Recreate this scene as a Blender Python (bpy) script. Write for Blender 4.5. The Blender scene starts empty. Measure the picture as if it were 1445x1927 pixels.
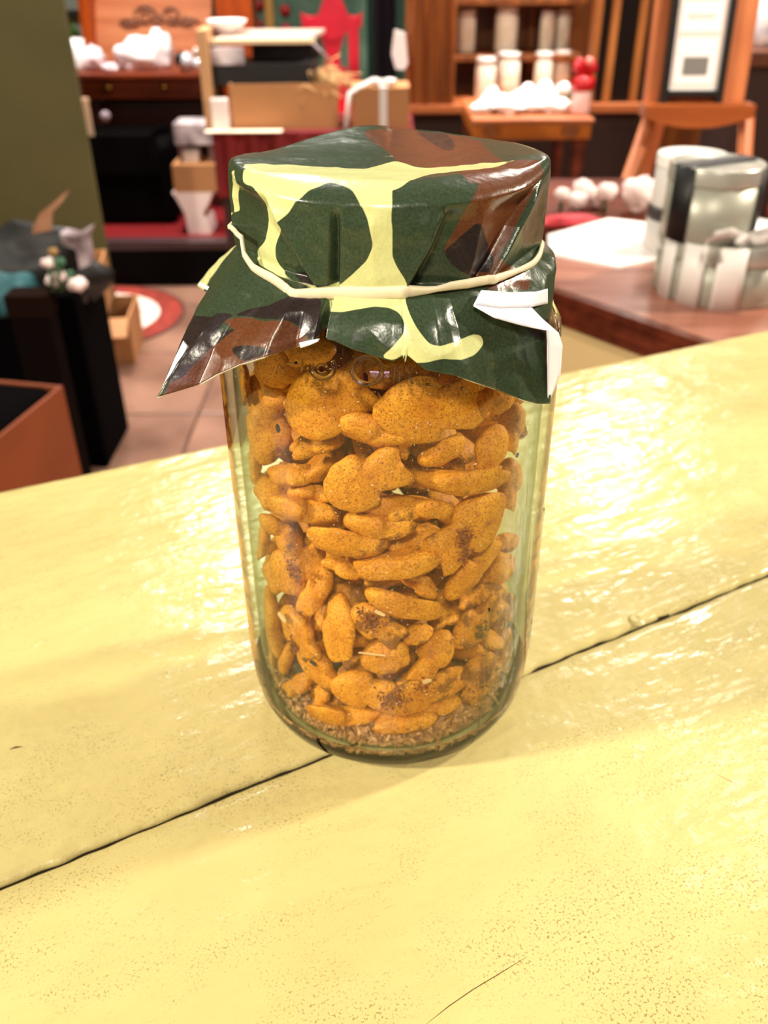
import bpy, bmesh, math, random
import numpy as np
from mathutils import Vector, Matrix, noise as mnoise

# ------------------------------------------------------------------ camera
FPX, CX, CY, W_, H_ = 1660.0, 722.5, 963.5, 1445, 1927
PITCH = math.radians(32.76)
ROLL = math.radians(-0.35)
TZ = 0.90                                   # table top height
CAM = Vector((-0.0016, -0.229, TZ + 0.215))
FWD = Vector((0, math.cos(PITCH), -math.sin(PITCH)))
_r0 = Vector((1, 0, 0)); _u0 = Vector((0, math.sin(PITCH), math.cos(PITCH)))
RGT = _r0 * math.cos(ROLL) + _u0 * math.sin(ROLL)
UPV = _u0 * math.cos(ROLL) - _r0 * math.sin(ROLL)

scene = bpy.context.scene
col = scene.collection
cam_d = bpy.data.cameras.new('camera')
cam = bpy.data.objects.new('camera', cam_d); col.objects.link(cam)
m3 = Matrix((RGT, UPV, -FWD)).transposed()
cam.matrix_world = Matrix.Translation(CAM) @ m3.to_4x4()
cam_d.sensor_fit = 'VERTICAL'; cam_d.sensor_height = 36.0; cam_d.sensor_width = 27.0
cam_d.lens = FPX / H_ * 36.0
cam_d.clip_start = 0.01; cam_d.clip_end = 50
cam_d.dof.use_dof = True
cam_d.dof.focus_distance = 0.2065
cam_d.dof.aperture_fstop = cam_d.lens / 1.75
scene.camera = cam

# ------------------------------------------------------------------ world, lights, exposure
world = bpy.data.worlds.new('room_light'); scene.world = world
world.use_nodes = True
world.node_tree.nodes['Background'].inputs[0].default_value = (1.0, 0.90, 0.78, 1)
world.node_tree.nodes['Background'].inputs[1].default_value = 0.11
vs = scene.view_settings
vs.view_transform = 'Standard'; vs.look = 'None'; vs.gamma = 1.0; vs.use_curve_mapping = False
vs.exposure = 0.02
cy = scene.cycles
cy.max_bounces = 10; cy.diffuse_bounces = 3; cy.glossy_bounces = 4; cy.transmission_bounces = 10
cy.transparent_max_bounces = 32
cy.use_denoising = True
cy.sample_clamp_indirect = 6.0
cy.caustics_reflective = False

def lamp(name, loc, target, size, power, color, shape='DISK'):
    d = bpy.data.lights.new(name, 'AREA'); d.shape = shape; d.size = size
    d.energy = power; d.color = color
    o = bpy.data.objects.new(name, d); col.objects.link(o)
    o.location = loc
    o.rotation_euler = (Vector(target) - Vector(loc)).to_track_quat('-Z', 'Y').to_euler()
    return o
WARM = (1.0, 0.90, 0.72); WHITE = (1.0, 0.93, 0.84)
lamp('wall_lamp_right', (2.05, 0.75, TZ+1.35), (0, 0, TZ+.05), 0.20, 72, WARM)
lamp('wall_lamp_left', (-2.10, -0.58, TZ+1.35), (0, 0, TZ+.05), 0.20, 76, WARM)
lamp('ceiling_lamp_front', (-0.15, -1.5, 2.6), (0, 0, TZ), 0.30, 37, WARM)
d_ = lamp('pink_reflection_lamp', (-0.28, -2.2, 2.02), (0, 0, TZ+.1), 0.5, 3.0, (1.0, 0.72, 0.95), 'RECTANGLE'); d_.data.size_y = 0.13  # added pink lamp behind the camera, only for a reflection on the jar
# shop ceiling lamps further in
lamp('ceiling_lamp_shop_a', (1.05, 3.45, 2.75), (1.05, 3.45, 0), 0.40, 40, WHITE)
lamp('ceiling_lamp_shop_b', (-0.55, 2.8, 2.75), (-0.55, 2.8, 0), 0.36, 32, WHITE)
for i_, (x_, y_, e_) in enumerate(((0.75, 2.9, 34), (-0.9, 3.1, 30), (1.1, 1.5, 14), (-1.2, 1.9, 9))):  # fill lamps added to brighten the background without reaching the table
    d_ = lamp('background_fill_%d' % i_, (x_, y_, 2.75), (x_, y_, 0), 0.30, e_, WHITE); d_.data.spread = math.radians(95)

# ------------------------------------------------------------------ helpers
def ray(px, py):
    return (FWD + RGT * ((px - CX) / FPX) + UPV * ((CY - py) / FPX))
def on_z(px, py, z):
    d = ray(px, py); t = (z - CAM.z) / d.z
    return CAM + d * t
def on_y(px, py, Y):                        # Y = ground distance in front of the camera
    d = ray(px, py); t = Y / d.y
    return CAM + d * t
def on_cyl(px, py, r):
    d = ray(px, py); a = d.x**2 + d.y**2; b = CAM.x*d.x + CAM.y*d.y; c = CAM.x**2 + CAM.y**2 - r*r
    disc = b*b - a*c
    t = (-b - math.sqrt(disc)) / a if disc > 0 else -b / a
    return CAM + d * t
def on_phi(px, py, phi):                    # meets the half-plane at azimuth phi (degrees) -> r, z above table
    d = ray(px, py); p = math.radians(phi); n = Vector((math.cos(p), math.sin(p), 0))
    t = -(CAM.dot(n)) / d.dot(n); q = CAM + d * t
    return q.x*math.sin(p) - q.y*math.cos(p), q.z - TZ
def project(v):
    q = Vector(v) - CAM; dz = q.dot(FWD)
    return CX + FPX*q.dot(RGT)/dz, CY - FPX*q.dot(UPV)/dz, dz
def rect(px0, py0, px1, py1, Y):
    m = (py0+py1)/2
    return (on_y(px0, m, Y).x, on_y(px1, m, Y).x, on_y((px0+px1)/2, py1, Y).z, on_y((px0+px1)/2, py0, Y).z)
def yw(Y): return CAM.y + Y

def lin(c):
    return tuple(((v/255)/12.92 if v/255 <= 0.04045 else ((v/255+0.055)/1.055)**2.4) for v in c)
MATS = {}
def mat(name, rgb, rough=0.6, metal=0.0, var=0.0, scale=8.0, bump=0.0, bscale=60.0, spec=0.5, stretch=None, rgb2=None, coat=0.0):
    if name in MATS: return MATS[name]
    m = bpy.data.materials.new(name); m.use_nodes = True; MATS[name] = m
    nt = m.node_tree; b = nt.nodes['Principled BSDF']; L = nt.links.new
    c = lin(rgb)
    b.inputs['Base Color'].default_value = (*c, 1); b.inputs['Roughness'].default_value = rough
    b.inputs['Metallic'].default_value = metal; b.inputs['Specular IOR Level'].default_value = spec
    b.inputs['Coat Weight'].default_value = coat
    tc = nt.nodes.new('ShaderNodeTexCoord'); mp = nt.nodes.new('ShaderNodeMapping')
    L(tc.outputs['Object'], mp.inputs[0])
    if stretch: mp.inputs['Scale'].default_value = stretch
    if var > 0 or rgb2:
        n = nt.nodes.new('ShaderNodeTexNoise'); n.inputs['Scale'].default_value = scale; n.inputs['Detail'].default_value = 5
        L(mp.outputs[0], n.inputs['Vector'])
        r = nt.nodes.new('ShaderNodeValToRGB'); r.color_ramp.elements[0].position = 0.35; r.color_ramp.elements[1].position = 0.68
        c2 = lin(rgb2) if rgb2 else tuple(v*(1-var) for v in c)
        r.color_ramp.elements[0].color = (*c2, 1); r.color_ramp.elements[1].color = (*c, 1)
        L(n.outputs['Fac'], r.inputs[0]); L(r.outputs[0], b.inputs['Base Color'])
    if bump > 0:
        n2 = nt.nodes.new('ShaderNodeTexNoise'); n2.inputs['Scale'].default_value = bscale; n2.inputs['Detail'].default_value = 3
        L(mp.outputs[0], n2.inputs['Vector'])
        bp = nt.nodes.new('ShaderNodeBump'); bp.inputs['Strength'].default_value = bump; bp.inputs['Distance'].default_value = 0.01
        L(n2.outputs['Fac'], bp.inputs['Height']); L(bp.outputs[0], b.inputs['Normal'])
    return m
def wood(name, rgb, rgb2, rough=0.4, axis='x', s=3.0):
    st = {'x': (1, 9, 9), 'y': (9, 1, 9), 'z': (9, 9, 1)}[axis]
    return mat(name, rgb, rough, rgb2=rgb2, scale=s, stretch=st, bump=0.05, bscale=20)

class MB:
    """collects faces; build() links them as one mesh object"""
    def __init__(s): s.v = []; s.f = []; s.sm = []
    def add(s, vs, fs, smooth=False):
        o = len(s.v); s.v += [Vector(p) for p in vs]; s.f += [tuple(i+o for i in f) for f in fs]; s.sm += [smooth]*len(fs); return s
    def box(s, x0, x1, y0, y1, z0, z1, bev=0.0):
        if bev <= 0:
            vs = [(x, y, z) for x in (x0, x1) for y in (y0, y1) for z in (z0, z1)]
            return s.add(vs, [(0,1,3,2),(4,6,7,5),(0,4,5,1),(2,3,7,6),(0,2,6,4),(1,5,7,3)])
        bm = bmesh.new(); bmesh.ops.create_cube(bm, size=1)
        for v in bm.verts: v.co = Vector(((x0+x1)/2+v.co.x*(x1-x0), (y0+y1)/2+v.co.y*(y1-y0), (z0+z1)/2+v.co.z*(z1-z0)))
        bmesh.ops.bevel(bm, geom=list(bm.edges), offset=bev, segments=2, profile=0.5, affect='EDGES')
        bm.verts.index_update()
        s.add([v.co.copy() for v in bm.verts], [[v.index for v in f.verts] for f in bm.faces]); bm.free(); return s
    def lathe(s, prof, c=(0,0,0), seg=40, smooth=True, closed=False, wob=None):
        vs = []; fs = []; n = len(prof)
        for k in range(seg):
            a = 2*math.pi*k/seg
            for (r, z) in prof:
                rr = r*(wob(a, z) if wob else 1)
                vs.append((c[0]+rr*math.sin(a), c[1]-rr*math.cos(a), c[2]+z))
        for k in range(seg):
            k2 = (k+1) % seg
            for i in range(n if closed else n-1):
                j = (i+1) % n
                fs.append((k*n+i, k2*n+i, k2*n+j, k*n+j))
        s.add(vs, fs, smooth)
        if not closed:
            for i in (0, n-1):
                if prof[i][0] > 1e-6: s.add([vs[k*n+i] for k in range(seg)], [tuple(range(seg))[::(-1 if i == 0 else 1)]])
        return s
    def tube(s, pts, rad, seg=8, caps=True):
        pts = [Vector(p) for p in pts]; n = len(pts); rads = rad if isinstance(rad, (list, tuple)) else [rad]*n
        vs = []; fs = []
        up = Vector((0, 0, 1))
        for i, p in enumerate(pts):
            t = (pts[min(i+1, n-1)] - pts[max(i-1, 0)]).normalized()
            a = t.cross(up)
            if a.length < 1e-3: a = t.cross(Vector((1, 0, 0)))
            a.normalize(); b = a.cross(t)
            for k in range(seg):
                q = 2*math.pi*k/seg; vs.append(p + (a*math.cos(q) + b*math.sin(q))*rads[i])
        for i in range(n-1):
            for k in range(seg):
                k2 = (k+1) % seg; fs.append((i*seg+k, i*seg+k2, (i+1)*seg+k2, (i+1)*seg+k))
        if caps: fs += [tuple(range(seg))[::-1], tuple((n-1)*seg+k for k in range(seg))]
        return s.add(vs, fs, True)
    def prism(s, poly, d0, d1, axis='y'):
        """poly: 2D outline (x,z for axis y; x,y for axis z), extruded from d0 to d1"""
        n = len(poly)
        mk = (lambda p, d: (p[0], d, p[1])) if axis == 'y' else ((lambda p, d: (p[0], p[1], d)) if axis == 'z' else (lambda p, d: (d, p[0], p[1])))
        vs = [mk(p, d0) for p in poly] + [mk(p, d1) for p in poly]
        fs = [tuple(range(n)), tuple(range(n, 2*n))[::-1]] + [(i, (i+n), (i+1) % n + n, (i+1) % n) for i in range(n)]
        return s.add(vs, fs)
    def blob(s, c, rx, ry, rz, seed=0, amp=0.25, f=1.6, seg=20, rings=12, floor=None):
        vs = []; fs = []
        for i in range(rings+1):
            th = math.pi*i/rings
            for k in range(seg):
                a = 2*math.pi*k/seg
                d = Vector((math.sin(th)*math.cos(a), math.sin(th)*math.sin(a), math.cos(th)))
                q = 1 + amp*mnoise.noise(d*f + Vector((seed*7.1, seed*3.3, seed)))*1.6
                p = Vector((c[0]+d.x*rx*q, c[1]+d.y*ry*q, c[2]+d.z*rz*q))
                if floor is not None: p.z = max(p.z, floor)
                vs.append(p)
        for i in range(rings):
            for k in range(seg):
                k2 = (k+1) % seg; fs.append((i*seg+k, (i+1)*seg+k, (i+1)*seg+k2, i*seg+k2))
        return s.add(vs, fs, True)
    def rot(s, ang, c, axis='Z'):
        m = Matrix.Rotation(ang, 3, axis); c = Vector(c)
        s.v = [c + m @ (p - c) for p in s.v]; return s
    def build(s, name, m, parent=None):
        off = parent_loc(parent)
        me = bpy.data.meshes.new(name); me.from_pydata([p - off for p in s.v], [], s.f)
        me.polygons.foreach_set('use_smooth', s.sm); me.update()
        bm = bmesh.new(); bm.from_mesh(me); bmesh.ops.recalc_face_normals(bm, faces=bm.faces); bm.to_mesh(me); bm.free()
        me.materials.append(m)
        o = bpy.data.objects.new(name, me); col.objects.link(o)
        if parent is not None: o.parent = parent
        return o
LOC = {}
def parent_loc(p):
    o = Vector((0, 0, 0))
    while p is not None: o += p.location; p = p.parent
    return o
def tag(o, label, cat, group=None, kind=None):
    o['label'] = label; o['category'] = cat
    if group: o['group'] = group
    if kind: o['kind'] = kind
    return o
def thing(name, label, cat, loc, group=None):
    o = bpy.data.objects.new(name, None); col.objects.link(o); o.location = loc; o.empty_display_size = 0.05
    return tag(o, label, cat, group)
def single(name, mb, m, label, cat, group=None, kind=None):
    """a thing that is one mesh, with its origin at its base"""
    xs = [p.x for p in mb.v]; ys = [p.y for p in mb.v]; zs = [p.z for p in mb.v]
    loc = Vector(((min(xs)+max(xs))/2, (min(ys)+max(ys))/2, min(zs)))
    mb.v = [p - loc for p in mb.v]; o = mb.build(name, m); o.location = loc
    return tag(o, label, cat, group, kind)
def struct(name, mb, m, parent=None, label=None):
    o = mb.build(name, m, parent)
    if parent is None: o['kind'] = 'structure'
    if label: o['label'] = label
    return o
rnd = random.Random(7)

# ------------------------------------------------------------------ table of cream painted planks
def paint_material():
    m = bpy.data.materials.new('cream_paint'); m.use_nodes = True
    nt = m.node_tree; b = nt.nodes['Principled BSDF']; L = nt.links.new; N = nt.nodes.new
    tc = N('ShaderNodeTexCoord'); mp = N('ShaderNodeMapping'); L(tc.outputs['Object'], mp.inputs[0])
    mp.inputs['Rotation'].default_value = (0, 0, -PLANK_ANG)
    mp2 = N('ShaderNodeMapping'); L(mp.outputs[0], mp2.inputs[0]); mp2.inputs['Scale'].default_value = (0.45, 1, 1)
    def noise(scale, detail=4, rough=0.55, vec=mp):
        n = N('ShaderNodeTexNoise'); n.inputs['Scale'].default_value = scale; n.inputs['Detail'].default_value = detail
        n.inputs['Roughness'].default_value = rough; L(vec.outputs[0], n.inputs['Vector']); return n
    def ramp(src, p0, p1, c0=(0,0,0,1), c1=(1,1,1,1)):
        r = N('ShaderNodeValToRGB'); r.color_ramp.elements[0].position = p0; r.color_ramp.elements[1].position = p1
        r.color_ramp.elements[0].color = c0; r.color_ramp.elements[1].color = c1; L(src, r.inputs[0]); return r
    def math_(op, a, bb):
        n = N('ShaderNodeMath'); n.operation = op
        for i, q in enumerate((a, bb)):
            if isinstance(q, (int, float)): n.inputs[i].default_value = q
            else: L(q, n.inputs[i])
        return n.outputs[0]
    def mix(fac, a, bb):
        n = N('ShaderNodeMix'); n.data_type = 'RGBA'; L(fac, n.inputs['Factor'])
        for s_, q in (('A', a), ('B', bb)):
            if isinstance(q, tuple): n.inputs[s_].default_value = q
            else: L(q, n.inputs[s_])
        return n.outputs['Result']
    base = ramp(noise(14, 5, 0.6, mp2).outputs[0], 0.35, 0.7, (0.60, 0.50, 0.205, 1), (0.68, 0.585, 0.255, 1))
    # fine wear specks, gathered in clouds, drawn out along the grain
    speck = ramp(noise(1300, 3, 0.6).outputs[0], 0.58, 0.66)
    speck2 = ramp(noise(3200, 2, 0.6).outputs[0], 0.57, 0.68)
    cloud = ramp(noise(26, 7, 0.8, mp2).outputs[0], 0.45, 0.60)
    cloud2 = ramp(noise(60, 3, 0.6, mp2).outputs[0], 0.40, 0.62)
    f1 = math_('MULTIPLY', math_('MULTIPLY', speck.outputs[0], cloud.outputs[0]), 0.85)
    f2 = math_('MULTIPLY', math_('MULTIPLY', speck2.outputs[0], cloud2.outputs[0]), 0.5)
    c = mix(f2, base.outputs[0], (0.30, 0.19, 0.06, 1))
    c = mix(f1, c, (0.33, 0.22, 0.085, 1))
    L(c, b.inputs['Base Color'])
    b.inputs['Roughness'].default_value = 0.30
    rr = ramp(noise(40, 3).outputs[0], 0.3, 0.7, (0.13, 0.13, 0.13, 1), (0.28, 0.28, 0.28, 1)); L(rr.outputs[0], b.inputs['Roughness'])
    b.inputs['Specular IOR Level'].default_value = 0.55
    h = math_('ADD', math_('MULTIPLY', noise(95, 2, 0.5, mp2).outputs[0], 1.0), math_('MULTIPLY', noise(300, 2, 0.5).outputs[0], 0.13))
    h = math_('SUBTRACT', h, math_('MULTIPLY', f1, 0.15))
    bp = N('ShaderNodeBump'); bp.inputs['Strength'].default_value = 0.75; bp.inputs['Distance'].default_value = 0.0020
    L(h, bp.inputs['Height']); L(bp.outputs[0], b.inputs['Normal'])
    return m
fa, fb = on_z(0, 924, TZ), on_z(1445, 620, TZ)          # far edge of the table
ga, gb = on_z(0, 1666, TZ), on_z(1445, 1079, TZ)        # joint between the planks
PD = (gb - ga).normalized(); PN = Vector((-PD.y, PD.x, 0))
PLANK_ANG = math.atan2(PD.y, PD.x)
J0 = (ga).dot(PN)                                       # joint offset along PN
F0, F1 = fa.dot(PN), fb.dot(PN)
PAINT = paint_material()
sfa, sfb = fa.dot(PD), fb.dot(PD)
def plank(name, edge_near, edge_far, s0=-0.55, s1=None, n=700, th=0.034, seed=0, z=TZ, parent=None, jag=0.0009):
    """edge_* : functions of s giving the offset along PN"""
    mb = MB(); rows = []; s1 = sfb + 0.03 if s1 is None else s1
    for i in range(n+1):
        s = s0 + (s1-s0)*i/n
        a, b = edge_near(s), edge_far(s)
        j = jag*(mnoise.noise(Vector((s*38, seed, 0)))*1.3 + mnoise.noise(Vector((s*150, seed, 3)))*0.7 + 1.6*max(0, mnoise.noise(Vector((s*70, seed, 9)))-0.25))
        jz = 0.0005*mnoise.noise(Vector((s*60, seed, 7)))
        w = b - a
        prof = [(a+j+0.0006, -th), (a+j, -0.0022), (a+j+0.0003, -0.0012+jz), (a+j+0.0016, -0.0003+jz*0.6), (a+0.006, 0), (a+w*0.33, 0), (a+w*0.66, 0),
                (b-0.004, 0), (b-0.0012-j*.6, -0.0002), (b-0.0003-j*.6, -0.0008), (b-j*.6, -0.0018), (b, -th)]
        for (q, dz) in prof:
            p = PD*s + PN*q; rows.append((p.x, p.y, z + dz))
    k = 12; fs = []
    for i in range(n):
        for q in range(k):
            q2 = (q+1) % k; fs.append((i*k+q, (i+1)*k+q, (i+1)*k+q2, i*k+q2))
    fs += [tuple(range(k)), tuple(n*k+q for q in range(k))[::-1]]
    mb.add(rows, fs, True)
    o = mb.build(name, PAINT, parent)
    o.data.materials.append(mat('shaded_plank_side', (58, 44, 24), 0.9))
    for f_ in o.data.polygons:                  # shade of the joint put into the colour of the plank sides
        if max(o.data.vertices[v].co.z for v in f_.vertices) + parent.location.z < z - 0.0014 and abs(f_.normal.z) < 0.8: f_.material_index = 1
    return o
sfa, sfb = fa.dot(PD), fb.dot(PD)
far_fn = lambda s: F0 + (F1-F0)*(s-sfa)/(sfb-sfa)
table = thing('table', 'cream yellow painted plank table under the jar', 'table', (0, 0.05, 0))
plank('plank', lambda s: J0 + 0.0010, far_fn, seed=1, parent=table)
plank('plank', lambda s: J0 - 0.40, lambda s: J0 - 0.0008, seed=5, parent=table)
mb = MB(); c_ = [PD*s + PN*q for s, q in ((-0.54, J0-0.03), (sfb+.02, J0-0.03), (sfb+.02, J0+0.03), (-0.54, J0+0.03))]
mb.prism([(p.x, p.y) for p in c_], TZ-0.06, TZ-0.0335, 'z'); mb.build('added_joint_board', mat('added_dark_board', (48, 38, 24), 0.9), table)  # unseen board added under the joint to keep the gap dark
leg_c = [PD*s + PN*q for s in (-0.48, sfb-0.03) for q in (J0-0.35, J0+0.04)]
for p in leg_c:
    MB().box(p.x-0.03, p.x+0.03, p.y-0.03, p.y+0.03, 0, TZ-0.033, 0.004).build('leg', PAINT, table)
def bump_disc(px, py, r, h, m, name):
    p = on_z(px, py, TZ)
    MB().lathe([(r*1.6, -0.0003), (r*1.25, h*0.35), (r, h), (r*0.7, h*0.95), (r*0.45, h*0.3), (0, h*0.2)], (p.x, p.y, TZ), 24).build(name, m, table)
bump_disc(1197, 1166, 0.0022, 0.0007, PAINT, 'paint_blister')
bump_disc(74, 1213, 0.0022, 0.0006, PAINT, 'paint_blister')
bump_disc(237, 1121, 0.0012, 0.0004, PAINT, 'paint_blister')
NICK = mat('bare_nick', (92, 66, 34), 0.9)
def scratch(pts, w, name='scratch'):
    vs = []; n = len(pts)
    P = [on_z(x, y, TZ+0.00006) for x, y in pts]
    for i, p in enumerate(P):
        t = (P[min(i+1, n-1)] - P[max(0, i-1)]).normalized(); q = Vector((-t.y, t.x, 0))*(w*(0.25 if i in (0, n-1) else 1))
        vs += [p+q, p-q]
    fs = [(2*i, 2*i+1, 2*i+3, 2*i+2) for i in range(n-1)]
    MB().add(vs, fs).build(name, NICK, table)
scratch([(802, 1927), (845, 1893), (890, 1862), (940, 1832), (992, 1800)], 0.00011)
scratch([(18, 1410), (30, 1406), (42, 1405)], 0.00045)
scratch([(1345, 1455), (1370, 1468), (1396, 1480)], 0.00008)
scratch([(756, 1607), (753, 1632)], 0.00007)

# ------------------------------------------------------------------ room shell
def floor_material():
    m = bpy.data.materials.new('terracotta_floor'); m.use_nodes = True
    nt = m.node_tree; b = nt.nodes['Principled BSDF']; L = nt.links.new; N = nt.nodes.new
    tc = N('ShaderNodeTexCoord')
    n = N('ShaderNodeTexNoise'); n.inputs['Scale'].default_value = 3.5; n.inputs['Detail'].default_value = 5; L(tc.outputs['Object'], n.inputs['Vector'])
    r = N('ShaderNodeValToRGB'); r.color_ramp.elements[0].position = 0.35; r.color_ramp.elements[1].position = 0.7
    r.color_ramp.elements[0].color = (*lin((104, 72, 58)), 1); r.color_ramp.elements[1].color = (*lin((152, 114, 96)), 1)
    L(n.outputs[0], r.inputs[0]); L(r.outputs[0], b.inputs['Base Color'])
    b.inputs['Roughness'].default_value = 0.35
    return m
WX0, WX1, WY1 = -2.3, 2.6, yw(5.4)
floor = struct('floor', MB().box(WX0, WX1, -2.4, WY1, -0.06, -0.012), mat('grout', (118, 88, 74), 0.8), label='terracotta tiled shop floor')
FM = floor_material()
ts = 0.45; tile_me = None
fl_rot = math.radians(12)
mb = MB().box(-ts/2+0.004, ts/2-0.004, -ts/2+0.004, ts/2-0.004, -0.012, 0.0, 0.003)
proto = mb.build('tile', FM, floor)
ij = [(i, j) for i in range(-5, 7) for j in range(0, 12)]
first = True
for i, j in ij:
    x = WX0 + 0.2 + ts*(i+5) ; y = 0.45 + ts*j
    if x > WX1 - 0.22 or y > WY1 - 0.22: continue
    o = proto if first else proto.copy()
    if not first: col.objects.link(o); o.parent = floor
    o.location = (x, y, 0); first = False
struct('wall_back', MB().box(WX0, WX1, WY1, WY1+0.08, 0, 2.9), mat('dark_green_wall', (38, 66, 52), 0.8, rgb2=(70, 104, 84), scale=2.2), label='dark green painted back wall')
struct('wall_right', MB().box(WX1, WX1+0.08, -2.4, WY1, 0, 2.9), mat('brown_wall', (88, 52, 32), 0.8, var=0.3))
e0 = on_y(118, 0, 2.9)
struct('wall_left', MB().box(WX0, e0.x, yw(2.9), yw(2.92), 0, 2.9, 0.003), mat('olive_paint', (92, 84, 44), 0.75, var=0.25, scale=3, bump=0.05), label='olive green partition wall')
struct('wall_side', MB().box(WX0-0.08, WX0, -2.4, WY1, 0, 2.9), mat('olive_paint', (92, 84, 44), 0.75))
# floor medallion
mc = on_z(166, 597, 0)
def ring(r0, r1, z0, z1, name, m, parent):
    MB().lathe([(r0, z0), (r0, z1), (r1, z1), (r1, z0)], (mc.x, mc.y, 0), 72, False, closed=True).build(name, m, parent)
med = thing('floor_medallion', 'round red and white stone medallion let into the floor', 'floor inlay', (mc.x, mc.y, 0))
RR = abs(on_z(340, 597, 0).x - mc.x)
ring(RR*0.76, RR, 0, 0.004, 'red_ring', mat('red_stone', (168, 62, 50), 0.5, var=0.5, scale=30), med)
ring(RR*0.56, RR*0.76, 0, 0.004, 'white_ring', mat('white_stone', (245, 226, 214), 0.4), med)
ring(RR*0.40, RR*0.56, 0, 0.004, 'pink_ring', mat('pink_stone', (205, 120, 100), 0.5), med)
ring(RR, RR*1.03, 0, 0.0045, 'dark_border', mat('dark_stone', (70, 44, 40), 0.5), med)
MB().lathe([(0, 0), (RR*0.4, 0.0), (RR*0.4, 0.004), (0, 0.004)], (mc.x, mc.y, 0), 60, False).build('centre_disc', mat('white_stone', (245, 226, 214)), med)

# ------------------------------------------------------------------ glass jar
RB = 0.0466
OUT = [(0.0, 0.0022), (0.026, 0.0022), (0.034, 0.0010), (0.0385, 0.0), (0.0408, 0.0006), (0.0430, 0.0030), (0.0449, 0.0075), (0.0460, 0.0140), (0.0465, 0.0215), (0.0466, 0.03),
       (0.0466, 0.06), (0.0466, 0.09), (0.0466, 0.112), (0.0465, 0.119), (0.0461, 0.1245), (0.0451, 0.1297), (0.0432, 0.1345), (0.0405, 0.1382), (0.0378, 0.1405), (0.0346, 0.143), (0.0334, 0.147),
       (0.0334, 0.166), (0.0330, 0.1675), (0.0318, 0.1675)]
INN = [(0.0312, 0.1660), (0.0310, 0.146), (0.0330, 0.1415), (0.0372, 0.1365), (0.0405, 0.1305), (0.0422, 0.1250), (0.0430, 0.1180), (0.0432, 0.11), (0.0432, 0.06), (0.0431, 0.024),
       (0.0428, 0.0150), (0.0420, 0.0100), (0.0404, 0.0072), (0.0370, 0.0058), (0.0300, 0.0052), (0.0, 0.0050)]
def jar_r(z, prof=OUT):
    for (r0, z0), (r1, z1) in zip(prof, prof[1:]):
        if min(z0, z1) <= z <= max(z0, z1) and abs(z1-z0) > 1e-9 and r0 > 0.035:
            return r0 + (r1-r0)*(z-z0)/(z1-z0)
    return 0.0334
def inner_r(z):
    z = max(z, 0.0065)
    best = 0.0432
    for (r0, z0), (r1, z1) in zip(INN, INN[1:]):
        if z1 <= z <= z0 and z0-z1 > 1e-9: return r1 + (r0-r1)*(z-z1)/(z0-z1)
    return best
def smooth_profile(p, k=4):
    o = []; n = len(p)
    for i in range(n-1):
        p0, p1, p2, p3 = p[max(i-1, 0)], p[i], p[i+1], p[min(i+2, n-1)]
        for q in range(k):
            t = q/k
            # centripetal-ish: limited tangents keep it from overshooting
            f = lambda a, b, c, d: b + t*((b-b) + (c-b)) if abs(c-b) < 1e-7 else 0.5*((2*b)+(-a+c)*t+(2*a-5*b+4*c-d)*t*t+(-a+3*b-3*c+d)*t**3)
            o.append((max(0, f(p0[0], p1[0], p2[0], p3[0])), p1[1]+(p2[1]-p1[1])*t))
    return o + [p[-1]]
def glass_material(name, outer):
    m = bpy.data.materials.new(name); m.use_nodes = True
    nt = m.node_tree; L = nt.links.new; N = nt.nodes.new
    for n in list(nt.nodes):
        if n.type != 'OUTPUT_MATERIAL': nt.nodes.remove(n)
    out = [n for n in nt.nodes][0]
    tr = N('ShaderNodeBsdfTransparent')
    gl = N('ShaderNodeBsdfGlossy'); gl.inputs['Roughness'].default_value = 0.03
    lw = N('ShaderNodeLayerWeight'); lw.inputs['Blend'].default_value = 0.5
    cr_ = N('ShaderNodeValToRGB'); e = cr_.color_ramp.elements
    e[0].position = 0.35; e[0].color = (0.985, 0.99, 0.98, 1); e[1].position = 0.97; e[1].color = (0.62, 0.70, 0.55, 1)
    L(lw.outputs['Facing'], cr_.inputs[0]); L(cr_.outputs[0], tr.inputs[0])
    body = tr.outputs[0]
    pw_lo = 0.04 if outer else 0.012
    if outer:
        rf = N('ShaderNodeBsdfRefraction'); rf.inputs['IOR'].default_value = 1.45; rf.inputs['Roughness'].default_value = 0.0
        rf.inputs['Color'].default_value = (0.93, 0.97, 0.90, 1)
        mr = N('ShaderNodeMapRange'); mr.inputs['From Min'].default_value = 0.74; mr.inputs['From Max'].default_value = 0.86
        L(lw.outputs['Facing'], mr.inputs['Value'])
        m1 = N('ShaderNodeMixShader'); L(mr.outputs[0], m1.inputs[0]); L(tr.outputs[0], m1.inputs[1]); L(rf.outputs[0], m1.inputs[2])
        body = m1.outputs[0]
    pw = N('ShaderNodeMath'); pw.operation = 'POWER'; L(lw.outputs['Facing'], pw.inputs[0]); pw.inputs[1].default_value = 5.0
    ma = N('ShaderNodeMath'); ma.operation = 'MULTIPLY_ADD'; L(pw.outputs[0], ma.inputs[0]); ma.inputs[1].default_value = 0.96; ma.inputs[2].default_value = pw_lo
    m2 = N('ShaderNodeMixShader'); L(ma.outputs[0], m2.inputs[0]); L(body, m2.inputs[1]); L(gl.outputs[0], m2.inputs[2])
    L(m2.outputs[0], out.inputs[0])
    tc = N('ShaderNodeTexCoord'); n = N('ShaderNodeTexNoise'); n.inputs['Scale'].default_value = 55; n.inputs['Detail'].default_value = 1
    L(tc.outputs['Object'], n.inputs['Vector'])
    bp = N('ShaderNodeBump'); bp.inputs['Strength'].default_value = 0.12; bp.inputs['Distance'].default_value = 0.002
    L(n.outputs[0], bp.inputs['Height']); L(bp.outputs[0], gl.inputs['Normal'])
    if outer: L(bp.outputs[0], rf.inputs['Normal'])
    return m
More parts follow.
